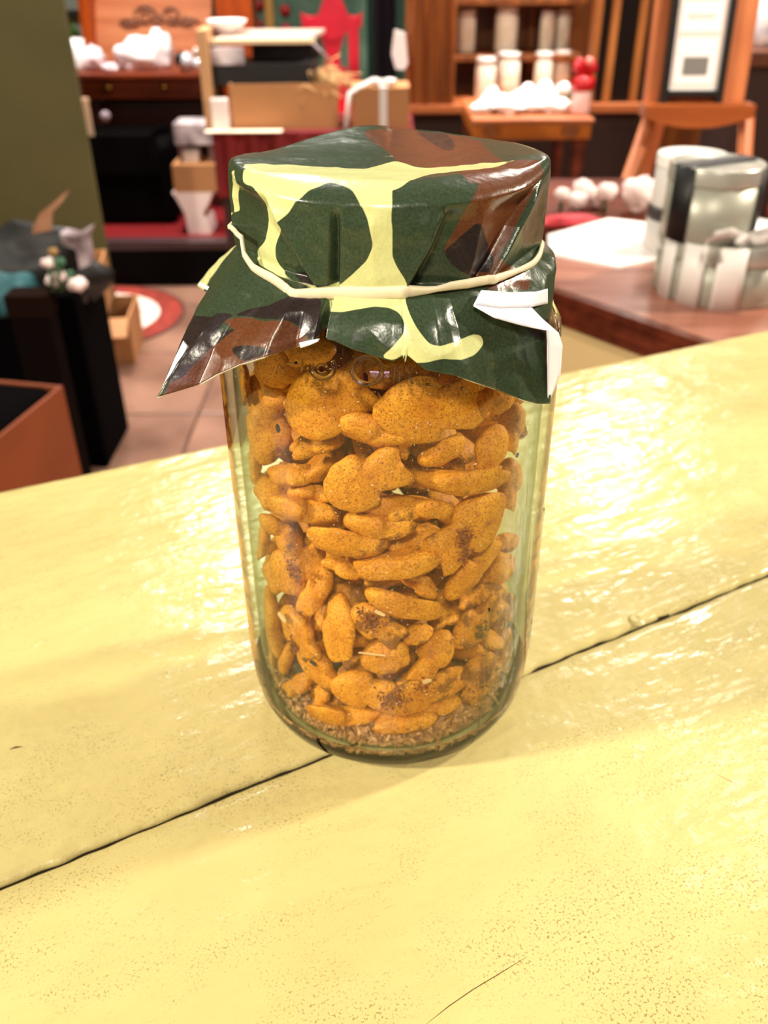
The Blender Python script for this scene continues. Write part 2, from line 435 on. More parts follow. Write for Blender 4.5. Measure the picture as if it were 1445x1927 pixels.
GLASS = glass_material('clear_glass', True); GLASS_IN = glass_material('clear_glass_inside', False); GLASS_RAISED = glass_material('raised_glass', True)
GLASS_RAISED.node_tree.nodes['Refraction BSDF'].inputs['IOR'].default_value = 1.22; GLASS_RAISED.node_tree.nodes['Map Range'].inputs['From Min'].default_value = -0.3; GLASS_RAISED.node_tree.nodes['Map Range'].inputs['From Max'].default_value = 0.3
GLASS_HEEL = glass_material('heel_glass', True)
GLASS_HEEL.node_tree.nodes['Map Range'].inputs['From Min'].default_value = 0.05; GLASS_HEEL.node_tree.nodes['Map Range'].inputs['From Max'].default_value = 0.6
JL = Vector((0, 0, TZ))
jar = thing('glass_jar', 'clear glass canning jar full of seasoned crackers on the cream table', 'jar', JL)
po, pi_ = smooth_profile(OUT), smooth_profile(INN)
jb = MB().lathe(po + pi_, JL, 160, True, closed=False).build('body', GLASS, jar)
jb.data.materials.append(GLASS_IN); jb.data.materials.append(GLASS_HEEL)
for f_ in jb.data.polygons:                     # the inner wall of the same glass
    c_ = f_.center; 
    if math.hypot(c_.x, c_.y) < jar_r(c_.z) - 0.0012 and c_.z > 0.0045: f_.material_index = 1
    elif c_.z < 0.013: f_.material_index = 2
def jar_hit(px, py):
    r = RB
    for _ in range(12):
        p = on_cyl(px, py, r); r = 0.5*r + 0.5*jar_r(p.z - TZ)
    return on_cyl(px, py, r)
def emboss(pts, rad, name, lift=0.0002):
    P = []
    for x, y in pts:
        p = jar_hit(x, y); n = Vector((p.x, p.y, 0)).normalized(); P.append(p + n*lift)
    MB().tube(P, rad, 10).build(name, GLASS_RAISED, jar)
def circ(cx, cy, rx, ry, a0=0, a1=360, n=28):
    return [(cx+rx*math.cos(math.radians(a0+(a1-a0)*i/n)), cy-ry*math.sin(math.radians(a0+(a1-a0)*i/n))) for i in range(n+1)]
emboss(circ(691, 697, 27, 25), 0.0006, 'embossed_ring')
emboss(circ(608, 692, 22, 20, 160, 400), 0.0006, 'embossed_ring')
emboss(circ(606, 694, 10, 9, 20, 330), 0.0004, 'embossed_ring')
for pts in ([(572, 672), (568, 700)], [(580, 690), (578, 704)], [(528, 686), (522, 704)], [(484, 676), (480, 690)], [(742, 686), (740, 716)], [(752, 690), (750, 718)],
            [(764, 692), (776, 722)], [(792, 716), (790, 728)], [(802, 722), (830, 726)], [(540, 684), (560, 682)], [(868, 728), (878, 738)]):
    emboss(pts, 0.0003, 'embossed_stroke')
for pts in ([(1038, 566), (1050, 600), (1052, 632)], [(1030, 566), (1044, 598), (1047, 628)], [(1020, 574), (1036, 604), (1040, 624)], [(1010, 580), (1026, 606)]):
    emboss(pts, 0.0006, 'embossed_stroke')
def seam(phi, z0, z1):
    P = []
    for i in range(30):
        z = z0 + (z1-z0)*i/29; r = jar_r(z)+0.00005; a = math.radians(phi)
        P.append((r*math.sin(a), -r*math.cos(a), TZ+z))
    MB().tube(P, 0.00022, 6).build('mould_seam', GLASS_RAISED, jar)
seam(36, 0.002, 0.06); seam(78, 0.02, 0.075); seam(-144, 0.004, 0.12)
LIDM = mat('gold_lid', (190, 160, 95), 0.35, 1.0)
MB().lathe([(0.0, 0.1695), (0.0334, 0.1695), (0.0343, 0.1685), (0.0346, 0.1665), (0.0346, 0.1520), (0.0337, 0.1515), (0.0337, 0.1678), (0.0, 0.1678)], JL, 72).build('lid', LIDM, jar)

# ------------------------------------------------------------------ camouflage paper cover
RL, ZT, ZB = 0.0386, 0.1708, 0.1500
def ctl(phi, px, py):
    r, z = on_phi(px, py, phi); return (phi, r, z)
def ctr(px, py, r):
    p = on_cyl(px, py, r); return (math.degrees(math.atan2(p.x, -p.y)), math.hypot(p.x, p.y), p.z - TZ)
EDGE = [(-180, 0.044, 0.139), (-160, 0.047, 0.137), (-140, 0.056, 0.130), ctl(-122, 373, 537), ctl(-117, 384, 546), ctl(-110, 406, 553), ctl(-98, 404, 566), ctl(-88, 385, 592), ctl(-78, 366, 622),
        ctl(-66, 338, 676), ctl(-55, 305, 742), ctl(-53, 300, 746), ctl(-49, 380, 722), ctl(-44, 412, 703), ctl(-38, 456, 683), ctl(-31, 500, 670),
        ctr(560, 651, 0.0475), (-20.8, 0.0468, 0.1414), (-19.9, 0.0398, 0.1425), (-18.4, 0.0398, 0.1425), (-17.6, 0.0462, 0.1422), ctr(660, 653, 0.0468), ctr(700, 668, 0.0472), ctr(740, 679, 0.0476), ctr(757, 668, 0.0474), ctr(764, 664, 0.0474), ctr(762, 689, 0.0482),
        ctr(800, 694, 0.0490), ctr(859, 706, 0.0500), ctl(31, 930, 731), ctl(37, 975, 749), ctl(43, 1005, 758), ctl(47, 1031, 758), ctl(51, 1031, 722), ctl(56, 1031, 680), ctl(62, 1031, 640), ctl(68, 1030, 600), ctl(73, 1029, 565),
        (80, 0.0412, 0.1455), (100, 0.0415, 0.1445), (120, 0.046, 0.138), (136, 0.056, 0.126), (150, 0.047, 0.137), (180, 0.044, 0.139)]
EDGE.sort(key=lambda e: e[0])
E_ = np.array(EDGE)
PH = np.radians(np.concatenate([np.arange(-180, -140, 1.5), np.arange(-140, 90, 0.4), np.arange(90, 180.01, 1.5)]))
PH[-1] = math.pi
NT, NA, NS, NK = 26, 16, 70, 60
def crease_line(pts):
    out = []
    for x, y in pts:
        h = on_cyl(x, y, RL); out.append((h.z-TZ, math.degrees(math.atan2(h.x, -h.y))))
    out.sort(); return np.array(out)
C1 = crease_line([(474, 318), (520, 400), (560, 470), (603, 548)])
C2 = crease_line([(634, 352), (633, 430), (631, 500), (629, 552)])
CM_ = crease_line([(712, 340), (700, 440), (706, 552)])
C3 = crease_line([(822, 352), (828, 402), (806, 460), (764, 540)])
C5 = crease_line([(915, 320), (905, 420), (880, 530)])
C4 = crease_line([(1034, 310), (1008, 356), (972, 424), (918, 530)])
# corners of the folded sheet round the lid: crease, shift in degrees, radius at the top, radius at the band
FOLD = [(-104, 0, .0386, .0386), (-83, 0, .0393, .0390), (C1, -2.2, .0370, .0362), (C1, 0, .0394, .0398), (C2, -2.0, .0390, .0392), (C2, 0, .0372, .0358), (C2, 2.0, .0391, .0392),
        (CM_, 0, .0393, .0392), (C3, 0, .0401, .0398), (C3, 3.4, .0366, .0354), (C5, 0, .0389, .0388), (C4, -2.6, .0364, .0354), (C4, 0, .0397, .0398), (84, 0, .0393, .0389), (104, 0, .0386, .0386)]
def folded_radius(z, ph_deg):
    """radius of the flat folded panels at one height, for many azimuths"""
    t = np.clip((ZT-z)/(ZT-ZB), 0, 1); A = []; Rk = []
    for c, sh, r0, r1 in FOLD:
        a = c if isinstance(c, (int, float)) else float(np.interp(z, c[:, 0], c[:, 1]))
        a += sh
        if A and a < A[-1]+0.5: a = A[-1]+0.5
        A.append(a); Rk.append(r0+(r1-r0)*t)
    A = np.radians(A); Rk = np.array(Rk); p = np.radians(ph_deg)
    k = np.clip(np.searchsorted(A, p)-1, 0, len(A)-2)
    a, b, ra_, rb = A[k], A[k+1], Rk[k], Rk[k+1]
    r = ra_*rb*np.sin(b-a)/(ra_*np.sin(p-a)+rb*np.sin(b-p))
    return np.where((p > A[0]) & (p < A[-1]), r, RL)
def seg_dist(U, V, pts):
    best = np.full(U.shape, 1e9); sgn = np.ones(U.shape)
    for (a, b) in zip(pts, pts[1:]):
        d = np.array(b)-np.array(a); L2 = d @ d
        t = np.clip(((U-a[0])*d[0]+(V-a[1])*d[1])/L2, 0, 1)
        ex, ey = U-(a[0]+t*d[0]), V-(a[1]+t*d[1]); dd = np.hypot(ex, ey)
        s = np.sign(d[0]*(V-a[1])-d[1]*(U-a[0]))
        m = dd < best; best[m] = dd[m]; sgn[m] = s[m]
    return best, sgn
def paper_grid():
    nP = len(PH); c = np.cos(PH); rows_r = []; rows_z = []; rows_v = []
    rim = RL + 0.0002*np.exp(-((np.degrees(PH)+84)/9)**2) + 0.0007*np.exp(-((np.degrees(PH)-82)/9)**2)
    zt = ZT + 0.0008*(1-c)/2 + 0.0006*np.exp(-((np.degrees(PH)+84)/14)**2) + 0.0010*np.exp(-((np.degrees(PH)-84)/16)**2) + 0.0009*np.exp(-((np.degrees(PH)+172)/14)**2) - 0.0024*np.exp(-((np.degrees(PH)+126)/24)**2) - 0.0008*np.exp(-((np.degrees(PH)-140)/20)**2)
    wf = np.clip((84-np.abs(np.degrees(PH)))/50, 0, 1); wf = wf*wf*(3-2*wf)
    ra = 0.0016 + 0.0068*wf; rz = 0.0016 + 0.0022*wf; zt = zt + 0.0014*wf
    for i in range(NT):
        q = i/(NT-1); r = (rim-ra)*q
        rows_r.append(r); rows_z.append(ZT + 0.0004 + (zt-ZT-0.0004)*q**2); rows_v.append(r)
    for i in range(1, NA):
        a = math.pi/2*i/NA; ex = 1.0 + 0.22*wf
        rows_r.append(rim-ra+ra*math.sin(a)**ex); rows_z.append(zt-rz+rz*math.cos(a)**ex); rows_v.append(rim-ra+ra*i/NA*1.05)
    v0 = rim+ra*0.05
    for i in range(NS):
        q = i/(NS-1); z = (zt-rz)*(1-q)+ZB*q
        pinch = -0.0005*max(0, (q-0.8)/0.2)**1.5
        rows_r.append(rim+(RL-rim)*q + pinch); rows_z.append(z); rows_v.append(v0+(zt-rz)-z)
    v1 = v0+(zt-rz)-ZB
    er = np.interp(np.degrees(PH), E_[:, 0], E_[:, 1]); ez = np.interp(np.degrees(PH), E_[:, 0], E_[:, 2])
    ln = np.hypot(er-RL, ez-ZB)
    for i in range(1, NK):
        q = i/(NK-1)
        bow = 0.0016*math.sin(math.pi*q)
        ruf = 0.0004*math.sin(math.pi*min(q*1.2, 1))*np.sin(PH*11+1.3) + 0.0012*q*np.sin(PH*5+0.7)*(np.abs(PH) < 1.6)*math.sin(math.pi*q)
        rows_r.append(RL-0.0005*(1-q)**2 + (er-RL+0.0005)*q + bow + ruf); rows_z.append(ZB+(ez-ZB)*q + bow*0.5); rows_v.append(v1+ln*q)
    Rr, Zz, Vv = np.array(rows_r), np.array(rows_z), np.array(rows_v)
    # pressed creases on the side
    s0, s1 = NT+NA-1, NT+NA-1+NS
    for i in range(NS):
        q = i/(NS-1); zrow = float(np.mean(Zz[s0+i])); fr_ = folded_radius(zrow, np.degrees(PH)) - RL
        k_ = min(1, (q+.03)/0.24); k_ = k_*k_*(3-2*k_)*min(1, (1.04-q)/0.10)
        Rr[s0+i] += np.maximum(fr_, 0.0350-RL)*k_
    for i in range(NT, NT+NA-1):                # the panels run out into the rounded top edge
        q = (i-NT)/(NA-1); Rr[i] += (folded_radius(float(np.mean(Zz[i])), np.degrees(PH)) - RL)*0.0
    # soft crumple
    for i in range(Rr.shape[0]):
        for j in range(nP):
            p = Vector((Rr[i, j]*math.sin(PH[j])*70, Rr[i, j]*math.cos(PH[j])*70, Zz[i, j]*90))
            k = mnoise.noise(p)*0.0003 + (0.5-abs(mnoise.noise(p*1.9)))*0.0005*(1.6 if i > NT+NA+NS else 0.8)
            if i < NT: Zz[i, j] += k*0.7*min(1, i/6)
            else: Rr[i, j] += k
    # skirt folds
    k0 = s1; 
    for phi0, amp, wd in ((-30, 0.0012, 3.0), (-42, -0.0010, 3.5), (-20, -0.0012, 2.0), (13, 0.0012, 2.2), (3, -0.0008, 4), (20, -0.0012, 3.0), (-62, 0.0010, 5)):
        prof_ = amp*np.exp(-np.abs(np.degrees(PH)-phi0)/wd)
        for i in range(k0, Rr.shape[0]):
            q_ = (i-k0)/(NK-2); Rr[i] += prof_*math.sin(math.pi*min(1, q_*1.1+0.08))
    Zz = np.clip(Zz, 0, None)
    # never inside the glass
    for i in range(k0, Rr.shape[0]):
        for j in range(nP):
            Rr[i, j] = max(Rr[i, j], jar_r(Zz[i, j]) + 0.0006)
    return Rr, Zz, Vv
# print of the sheet, laid flat (mm from its middle)
CAMO = {
  'yellow': [[(-33.82,-12.85),(-34.01,-8.73),(-32.26,-9.01),(-29.56,-8.03),(-26.85,-9.77),(-24.17,-8.8),(-21.39,-10.07),(-19.21,-10.39),(-16.75,-12.35),(-14.48,-13.79),(-12.2,-13.74),(-10.03,-15.09),(-7.52,-15.15),(-5.11,-16.12),(-2.92,-11.72),(-0.65,-8.43),(1.66,-5.81),(3.87,-8.86),(5.99,-13.2),(9.6,-15.37),(12.2,-13.74),(14.73,-13.64),(17.25,-11.99),(19.78,-11.6),(22.22,-9.16),(24.7,-10.38),(27.05,-9.63),(29.56,-8.48),(32.01,-7.04),(29.06,-9.22),(25.99,-12.9),(22.86,-17.1),(20.26,-18.76),(17.87,-18.77),(15.38,-20.26),(12.84,-21.88),(10.44,-21.79),(6.91,-26.91),(4.7,-30.39),(2.76,-32.84),(0.95,-34.05),(-1.93,-34.56),(-4.58,-34.31),(-7.08,-33.31),(-9.39,-32.74),(-11.65,-32),(-14.05,-30.42),(-16.35,-29.25),(-18.54,-27.91),(-20.87,-26.33),(-23.22,-24.05),(-25.71,-22.19),(-28.39,-19.44),(-30.97,-16.47)],
    [(-32.79,-16.85),(-33.23,-13.7),(-31.31,-16.09),(-28.82,-18.58),(-26.18,-20.75),(-23.87,-22.41),(-21.37,-24.07),(-19.11,-25.55),(-16.88,-27.01),(-14.56,-28.33),(-12.14,-29.45),(-9.63,-30.36),(-7.27,-31.01),(-4.73,-32.06),(-2.07,-32.89),(0.69,-32.95),(1.33,-31.83),(0.48,-34.06),(0.53,-37.91),(0.29,-41.15),(0.6,-43.02),(0.63,-44.88),(0.66,-47.02),(0.69,-49.15),(2.16,-51.51),(4.94,-54.26),(5.97,-56.84),(2.78,-56.82),(-0.4,-56.89),(-3.57,-56.78),(-7.13,-56.44),(-10.32,-56.22),(-13.44,-55.56),(-17.04,-55.05),(-20.54,-54.08),(-23.64,-53.09),(-27.1,-50.98),(-32.15,-47.66),(-36.04,-44.83),(-40.29,-41.14),(-45.01,-35.67),(-49.69,-29.15),(-52.9,-21.37),(-43.35,-28.8),(-38.16,-28.97),(-33.96,-27.7),(-30.1,-25.98),(-29.68,-23.19),(-32.38,-20.23)],
    [(-20.19,-54.3),(-17.04,-55.05),(-13.5,-55.82),(-10.37,-56.48),(-7.2,-56.97),(-4.01,-57.28),(-0.8,-57.41),(2.4,-57.37),(5.6,-57.15),(4.96,-59.13),(6.07,-61.86),(7.64,-64.1),(9.76,-66.09),(12.46,-67.91),(16.36,-67.64),(22.77,-65.39),(27.64,-62.08),(30.86,-61.08),(32.66,-62.47),(29.41,-66.05),(24.1,-69.2),(20.1,-70.08),(16.51,-70.41),(11.66,-72.01),(8.64,-72.49),(4.58,-72.75),(4.93,-70.49),(1.01,-72.27),(-3,-71.57),(0.96,-68.94),(4.18,-66.47),(4.45,-63.63),(2.59,-61.75),(-0.42,-60.7),(-5.06,-60.29),(-8.52,-60.63),(-12.47,-60.76),(-15.61,-60.8),(-20.71,-59.47),(-20.83,-57.24)],
    [(-37.98,-10.32),(-35.46,-11.8),(-35.21,-16.27),(-41.58,-11.3),(-44.25,-11.36),(-47.32,-11.1),(-53.53,4.5),(-56.31,3.15),(-55.57,-1.94),(-52.97,-1.85),(-48.67,-7.88),(-46.1,-7.47),(-42.83,-7.55)]],
  'hole': [[(-12.97,-29.69),(-10.4,-31.27),(-7.78,-33.16),(-6.55,-35.67),(-5.74,-38.87),(-4.9,-41.13),(-4.61,-43.85),(-4.24,-46.56),(-6.26,-49.56),(-9,-51.04),(-11.9,-52.36),(-16.22,-53.71),(-20.02,-52.7),(-26.27,-51.11),(-30.12,-48.96),(-33.8,-46.52),(-38.03,-42.83),(-40.82,-38.33),(-41.19,-35.55),(-37.84,-33.6),(-29.94,-34.2),(-23.95,-34.46),(-21.34,-33.62),(-18.46,-32.49),(-16.72,-30.93),(-14.72,-30.72)]],
  'brown': [[(-6.91,28.78),(-3.4,32.38),(-0.85,32.55),(1.97,37.68),(4.93,37.41),(7.69,36.19),(10.09,34.06),(12.73,33.16),(15.48,34.76),(18.11,33.35),(21.62,28.18),(24.69,23.43),(24.87,9.55),(25.46,-1.07),(27.43,-9.13),(24.83,-10.23),(22.44,-8.89),(19.78,-11.6),(17.25,-11.99),(14.73,-13.64),(12.2,-13.74),(9.6,-15.37),(5.66,-12.02),(2,-6.97),(0.23,4.43),(-1.85,11.69),(-4.15,17.27)],
    [(15.38,-20.26),(18.41,-17.05),(21.67,-13.33),(24.05,-11.11),(26.4,-10.45),(28.8,-9.58),(31.69,-7.67),(34.69,-8.14),(35.74,-11.61),(31.49,-20.29),(28.49,-23.23),(25.74,-25.21),(23.41,-27.12),(21.08,-28.17),(18.85,-28.37),(16.55,-29.13)],
    [(20.43,-24.69),(22.71,-23.19),(25.03,-21.6),(27.33,-19.85),(30.62,-16.84),(34.04,-12.66),(35.92,-12.79),(35.37,-16.64),(34.7,-20.36),(34.9,-23.19),(34.87,-26.09),(34.62,-29.05),(34.34,-31.8),(34.55,-34.31),(34.28,-37.54),(33.76,-40.81),(39.96,-38.06),(47.23,-33.32),(50.45,-32.02),(51.39,-36.79),(46.67,-40.28),(42.47,-43.37),(38.22,-46.2),(34.52,-48.22),(31.48,-48.1),(24.36,-49.08),(21.74,-48.83),(19.42,-48.07),(16.85,-47.32),(15.91,-45.67),(17.02,-42.12),(17.5,-39.31),(17.18,-36.52),(17.31,-33.11),(18.75,-29.09)],
    [(-55.64,-44.74),(-52.79,-45.57),(-48.81,-48.47),(-44.82,-51.92),(-39.11,-55.44),(-34.77,-57.41),(-31.89,-58.01),(-30.28,-59.94),(-27.69,-62.2),(-26.65,-64.65),(-30.74,-64.15),(-33.77,-64.6),(-36.34,-65.03),(-40.12,-65.22),(-43.82,-64),(-48.04,-62.38),(-52.81,-61.18),(-56.48,-60.14),(-61.5,-58.57),(-65.32,-57.18),(-68.13,-57.17),(-70.18,-57.23),(-73.31,-57.27),(-76.12,-56.94),(-73.88,-56.9),(-71.46,-55.03),(-69.06,-53.96),(-66.76,-52.91),(-63.7,-51.95),(-60.83,-51.04),(-59.82,-48.78),(-57.58,-48.31),(-55.17,-48.99),(-51.5,-50.44)]],
  'black': [[(7.69,36.19),(11.86,33.48),(14.6,35.25),(17.01,27.76),(17.61,13.51),(15.48,5.03),(12.5,14.63),(9.39,26.51)],
    [(21.25,-38.03),(22.85,-37.72),(28.33,-39.56),(33.18,-39.55),(33.64,-41.25),(33.17,-44.99),(27.25,-48.77),(20.61,-49.02),(16.94,-47.57),(16.49,-46.32),(17.92,-44.35),(19.1,-42.1),(20.52,-39.94)],
    [(-52.12,-49.63),(-51.03,-50.67),(-55.42,-49.9),(-58.13,-50.17),(-60.83,-51.04),(-63.29,-52.36),(-65.43,-53.36),(-68.1,-54.75),(-72.44,-54.99),(-71.88,-51.46),(-71.14,-47.99),(-78.42,-34.26),(-70.45,-40.68),(-79.39,-21.57),(-79.99,-11.81),(-60.03,-40.49),(-55.44,-42.69),(-52.03,-44.91),(-54.91,-45.43),(-57.84,-47.85),(-55.46,-47.87)],
    [(-52.14,-55.52),(-47.05,-57.69),(-43.18,-60.31),(-39.77,-62.67),(-36.71,-64.62),(-39.78,-64.67),(-43.63,-63.72),(-46.77,-62.52),(-50.49,-58.49)],
    [(-40.46,-50.33),(-36.88,-50.76),(-33.85,-50.96),(-30.77,-50.81),(-26.97,-52.47),(-22.76,-54.15),(-22.4,-57.74),(-22.83,-60.1),(-23.02,-61.9),(-20.66,-65.13),(-25.63,-64.74),(-29.03,-60.6),(-31.89,-58.01),(-34.6,-57.13),(-39.13,-54.66),(-45.01,-51.41),(-48.92,-47.9),(-52.57,-44.74),(-47.22,-46.89)],
    [(48.64,-49.67),(55.31,-43.84),(63.61,-33.82),(68.31,-31.57),(65.78,-38.59),(65.96,-41.86),(55.32,-49.12),(51.69,-49.91)],
    [(-35.68,-43.75),(-29.98,-46.52),(-25.31,-50.1),(-22.35,-53.16),(-26.74,-51.16),(-30.98,-48.81)]]}
PR, PZ, PV = paper_grid()
PXw = PR*np.sin(PH)[None, :]; PYw = -PR*np.cos(PH)[None, :]
FU, FV = PV*np.sin(PH)[None, :], -PV*np.cos(PH)[None, :]        # the sheet laid flat
def poly_sd(U, V, poly):
    """signed distance, positive inside"""
    best = np.full(U.shape, 1e9); ins = np.zeros(U.shape, bool)
    n = len(poly)
    for i in range(n):
        ax, ay = poly[i]; bx, by = poly[(i+1) % n]
        dx, dy = bx-ax, by-ay; L2 = dx*dx+dy*dy+1e-18
        t = np.clip(((U-ax)*dx+(V-ay)*dy)/L2, 0, 1)
        best = np.minimum(best, np.hypot(U-ax-t*dx, V-ay-t*dy))
        if abs(by-ay) > 1e-15:
            cond = (ay > V) != (by > V)
            ins ^= cond & (U < (bx-ax)*(V-ay)/(by-ay)+ax)
    return np.where(ins, best, -best)
def chaikin(p, k=2):
    for _ in range(k):
        o = []
        for i in range(len(p)):
            a, b = p[i], p[(i+1) % len(p)]
            o += [(a[0]*.8+b[0]*.2, a[1]*.8+b[1]*.2), (a[0]*.2+b[0]*.8, a[1]*.2+b[1]*.8)]
        p = o
    return p
def union(name):
    d = np.full(FU.shape, -1.0)
    for p in CAMO[name]: d = np.maximum(d, poly_sd(FU, FV, chaikin([(a/1000, b/1000) for a, b in p])))
    return d
d_y = np.minimum(union('yellow'), -union('hole')); d_b = union('brown'); d_k = union('black')
# the far side of the sheet, which the traced print does not reach
back = (np.degrees(np.abs(PH)) > 97)[None, :].repeat(FU.shape[0], 0) & (PV > 0.036)
for i in range(FU.shape[0]):
    for j in range(FU.shape[1]):
        if back[i, j]:
            p = Vector((FU[i, j]*38, FV[i, j]*38, 2.0))
            d_b[i, j] = mnoise.noise(p)*0.02-0.003; d_k[i, j] = mnoise.noise(p+Vector((9, 4, 1)))*0.02-0.006; d_y[i, j] = mnoise.noise(p*0.9+Vector((3, 17, 5)))*0.02-0.005
            dg = math.degrees(PH[j])
            if -130 < dg < -97: d_b[i, j] = d_k[i, j] = -0.01; d_y[i, j] = 0.0020-abs(dg+119)*0.0006
def camo_material():
    m = bpy.data.materials.new('camouflage_print'); m.use_nodes = True
    nt = m.node_tree; b = nt.nodes['Principled BSDF']; L = nt.links.new; N = nt.nodes.new
    tc = N('ShaderNodeTexCoord')
    n = N('ShaderNodeTexNoise'); n.inputs['Scale'].default_value = 1800; n.inputs['Detail'].default_value = 2; L(tc.outputs['Object'], n.inputs['Vector'])
    prev = None
    def jit(c, k):
        r = N('ShaderNodeValToRGB'); r.color_ramp.elements[0].position = 0.25; r.color_ramp.elements[1].position = 0.75
        r.color_ramp.elements[0].color = (*[v*(1-k) for v in c], 1); r.color_ramp.elements[1].color = (*[v*(1+k) for v in c], 1)
        L(n.outputs[0], r.inputs[0]); return r.outputs[0]
    prev = jit(lin((52, 66, 46)), 0.35)
    for at, c, k in (('d_brown', lin((98, 56, 32)), 0.3), ('d_black', lin((42, 32, 32)), 0.3), ('d_yellow', lin((212, 214, 150)), 0.06)):
        a = N('ShaderNodeAttribute'); a.attribute_name = at
        mr = N('ShaderNodeMapRange'); mr.inputs['From Min'].default_value = -0.00008; mr.inputs['From Max'].default_value = 0.00008; L(a.outputs['Fac'], mr.inputs['Value'])
        mx = N('ShaderNodeMix'); mx.data_type = 'RGBA'; L(mr.outputs[0], mx.inputs['Factor']); L(prev, mx.inputs['A']); L(jit(c, k), mx.inputs['B'])
        prev = mx.outputs['Result']
    L(prev, b.inputs['Base Color'])
    b.inputs['Roughness'].default_value = 0.28; b.inputs['Specular IOR Level'].default_value = 0.5
    n2 = N('ShaderNodeTexNoise'); n2.inputs['Scale'].default_value = 420; n2.inputs['Detail'].default_value = 3; L(tc.outputs['Object'], n2.inputs['Vector'])
    bp = N('ShaderNodeBump'); bp.inputs['Strength'].default_value = 0.25; bp.inputs['Distance'].default_value = 0.0006
    L(n2.outputs[0], bp.inputs['Height']); L(bp.outputs[0], b.inputs['Normal'])
    return m
CAMOM = camo_material()
WPAPER = mat('white_paper', (230, 230, 242), 0.6, bump=0.04, bscale=300)
def build_paper():
    nr, nP = PR.shape
    verts = np.stack([PXw, PYw, PZ], -1).reshape(-1, 3)
    faces = [(i*nP+j, (i+1)*nP+j, (i+1)*nP+(j+1) % (nP-1) if j == nP-2 else (i+1)*nP+j+1, i*nP+(0 if j == nP-2 else j+1)) for i in range(nr-1) for j in range(nP-1)]
    me = bpy.data.meshes.new('paper_cover'); me.from_pydata(verts.tolist(), [], faces)
    me.polygons.foreach_set('use_smooth', [True]*len(faces))
    for nm, d in (('d_yellow', d_y), ('d_brown', d_b), ('d_black', d_k)):
        a = me.attributes.new(nm, 'FLOAT', 'POINT'); a.data.foreach_set('value', d.reshape(-1).astype(np.float32))
    me.materials.append(CAMOM); me.materials.append(WPAPER)
    me.update()
    o = bpy.data.objects.new('sheet', me); col.objects.link(o)
    return o
cover = thing('paper_cover', 'camouflage print paper square covering the jar lid with white torn edges', 'paper cover', JL)
sheet = build_paper(); sheet.parent = cover
sd = sheet.modifiers.new('thickness', 'SOLIDIFY'); sd.thickness = 0.0006; sd.offset = -1.0; sd.material_offset = 1; sd.material_offset_rim = 1
def paper_patch(rows, name, mat_, th=0.0002):
    """rows of (px, py, r) control points -> a curved strip of paper with thickness"""
    P = [[on_cyl(x, y, r) if r > 0 else on_y(x, y, -r) for (x, y, r) in row] for row in rows]
    fine = []
    k = 8
    n = len(P[0])
    def interp(row):
        o = []
        for i in range(n-1):
            for q in range(k): o.append(row[i].lerp(row[i+1], q/k))
        return o + [row[-1]]
    P = [interp(r) for r in P]
    G = []
    for a, b in zip(P, P[1:]):
        for q in range(4): G.append([u.lerp(v, q/4) for u, v in zip(a, b)])
    G.append(P[-1])
    w = len(G[0]); vs = [p for r in G for p in r]
    fs = [(i*w+j, i*w+j+1, (i+1)*w+j+1, (i+1)*w+j) for i in range(len(G)-1) for j in range(w-1)]
    mb = MB(); mb.add(vs, fs, True); o = mb.build(name, mat_, cover)
    s_ = o.modifiers.new('thickness', 'SOLIDIFY'); s_.thickness = th; s_.offset = 0
    return o
# white undersides where the sheet is turned over at the right
paper_patch([[(905, 546, .0405), (960, 550, .0412), (1008, 549, .0430), (1030, 543, .0432)],
             [(891, 574, .0428), (940, 580, .0438), (1000, 578, .0445), (1030, 571, .0438)]], 'folded_edge', WPAPER)
paper_patch([[(891, 574, .0428), (940, 580, .0436), (1000, 579, .0445), (1020, 600, .0462), (1050, 626, .0478)],
             [(891, 576, .0430), (930, 598, .0462), (980, 612, .0480), (1012, 619, .0488), (1030, 622, .0488)]], 'folded_edge', WPAPER)
Yt = 0.193
paper_patch([[(1029, 618, -Yt), (1030, 650, -Yt), (1030, 700, -Yt), (1030.5, 757, -Yt)],
             [(1050, 625, -(Yt+.012)), (1058, 650, -(Yt+.012)), (1054, 705, -(Yt+.010)), (1032, 758, -Yt)]], 'folded_edge', WPAPER)
# white edge at the left tip and the little torn strip
paper_patch([[(345, 641, -.197), (330, 672, -.194), (313, 712, -.191), (299, 746, -.189)],
             [(355, 652, -.196), (342, 682, -.193), (327, 720, -.190), (312, 743, -.1885)]], 'folded_edge', WPAPER)
paper_patch([[(563, 645, .0486), (580, 641, .0484), (602, 637, .0482)], [(566, 655, .0486), (582, 650, .0485), (598, 643, .0483)]], 'torn_edge', WPAPER)
paper_patch([[(373, 536, -.247), (388, 545, -.243), (406, 553, -.239)], [(377, 531, -.247), (390, 538, -.243), (408, 546, -.239)]], 'folded_edge', WPAPER)

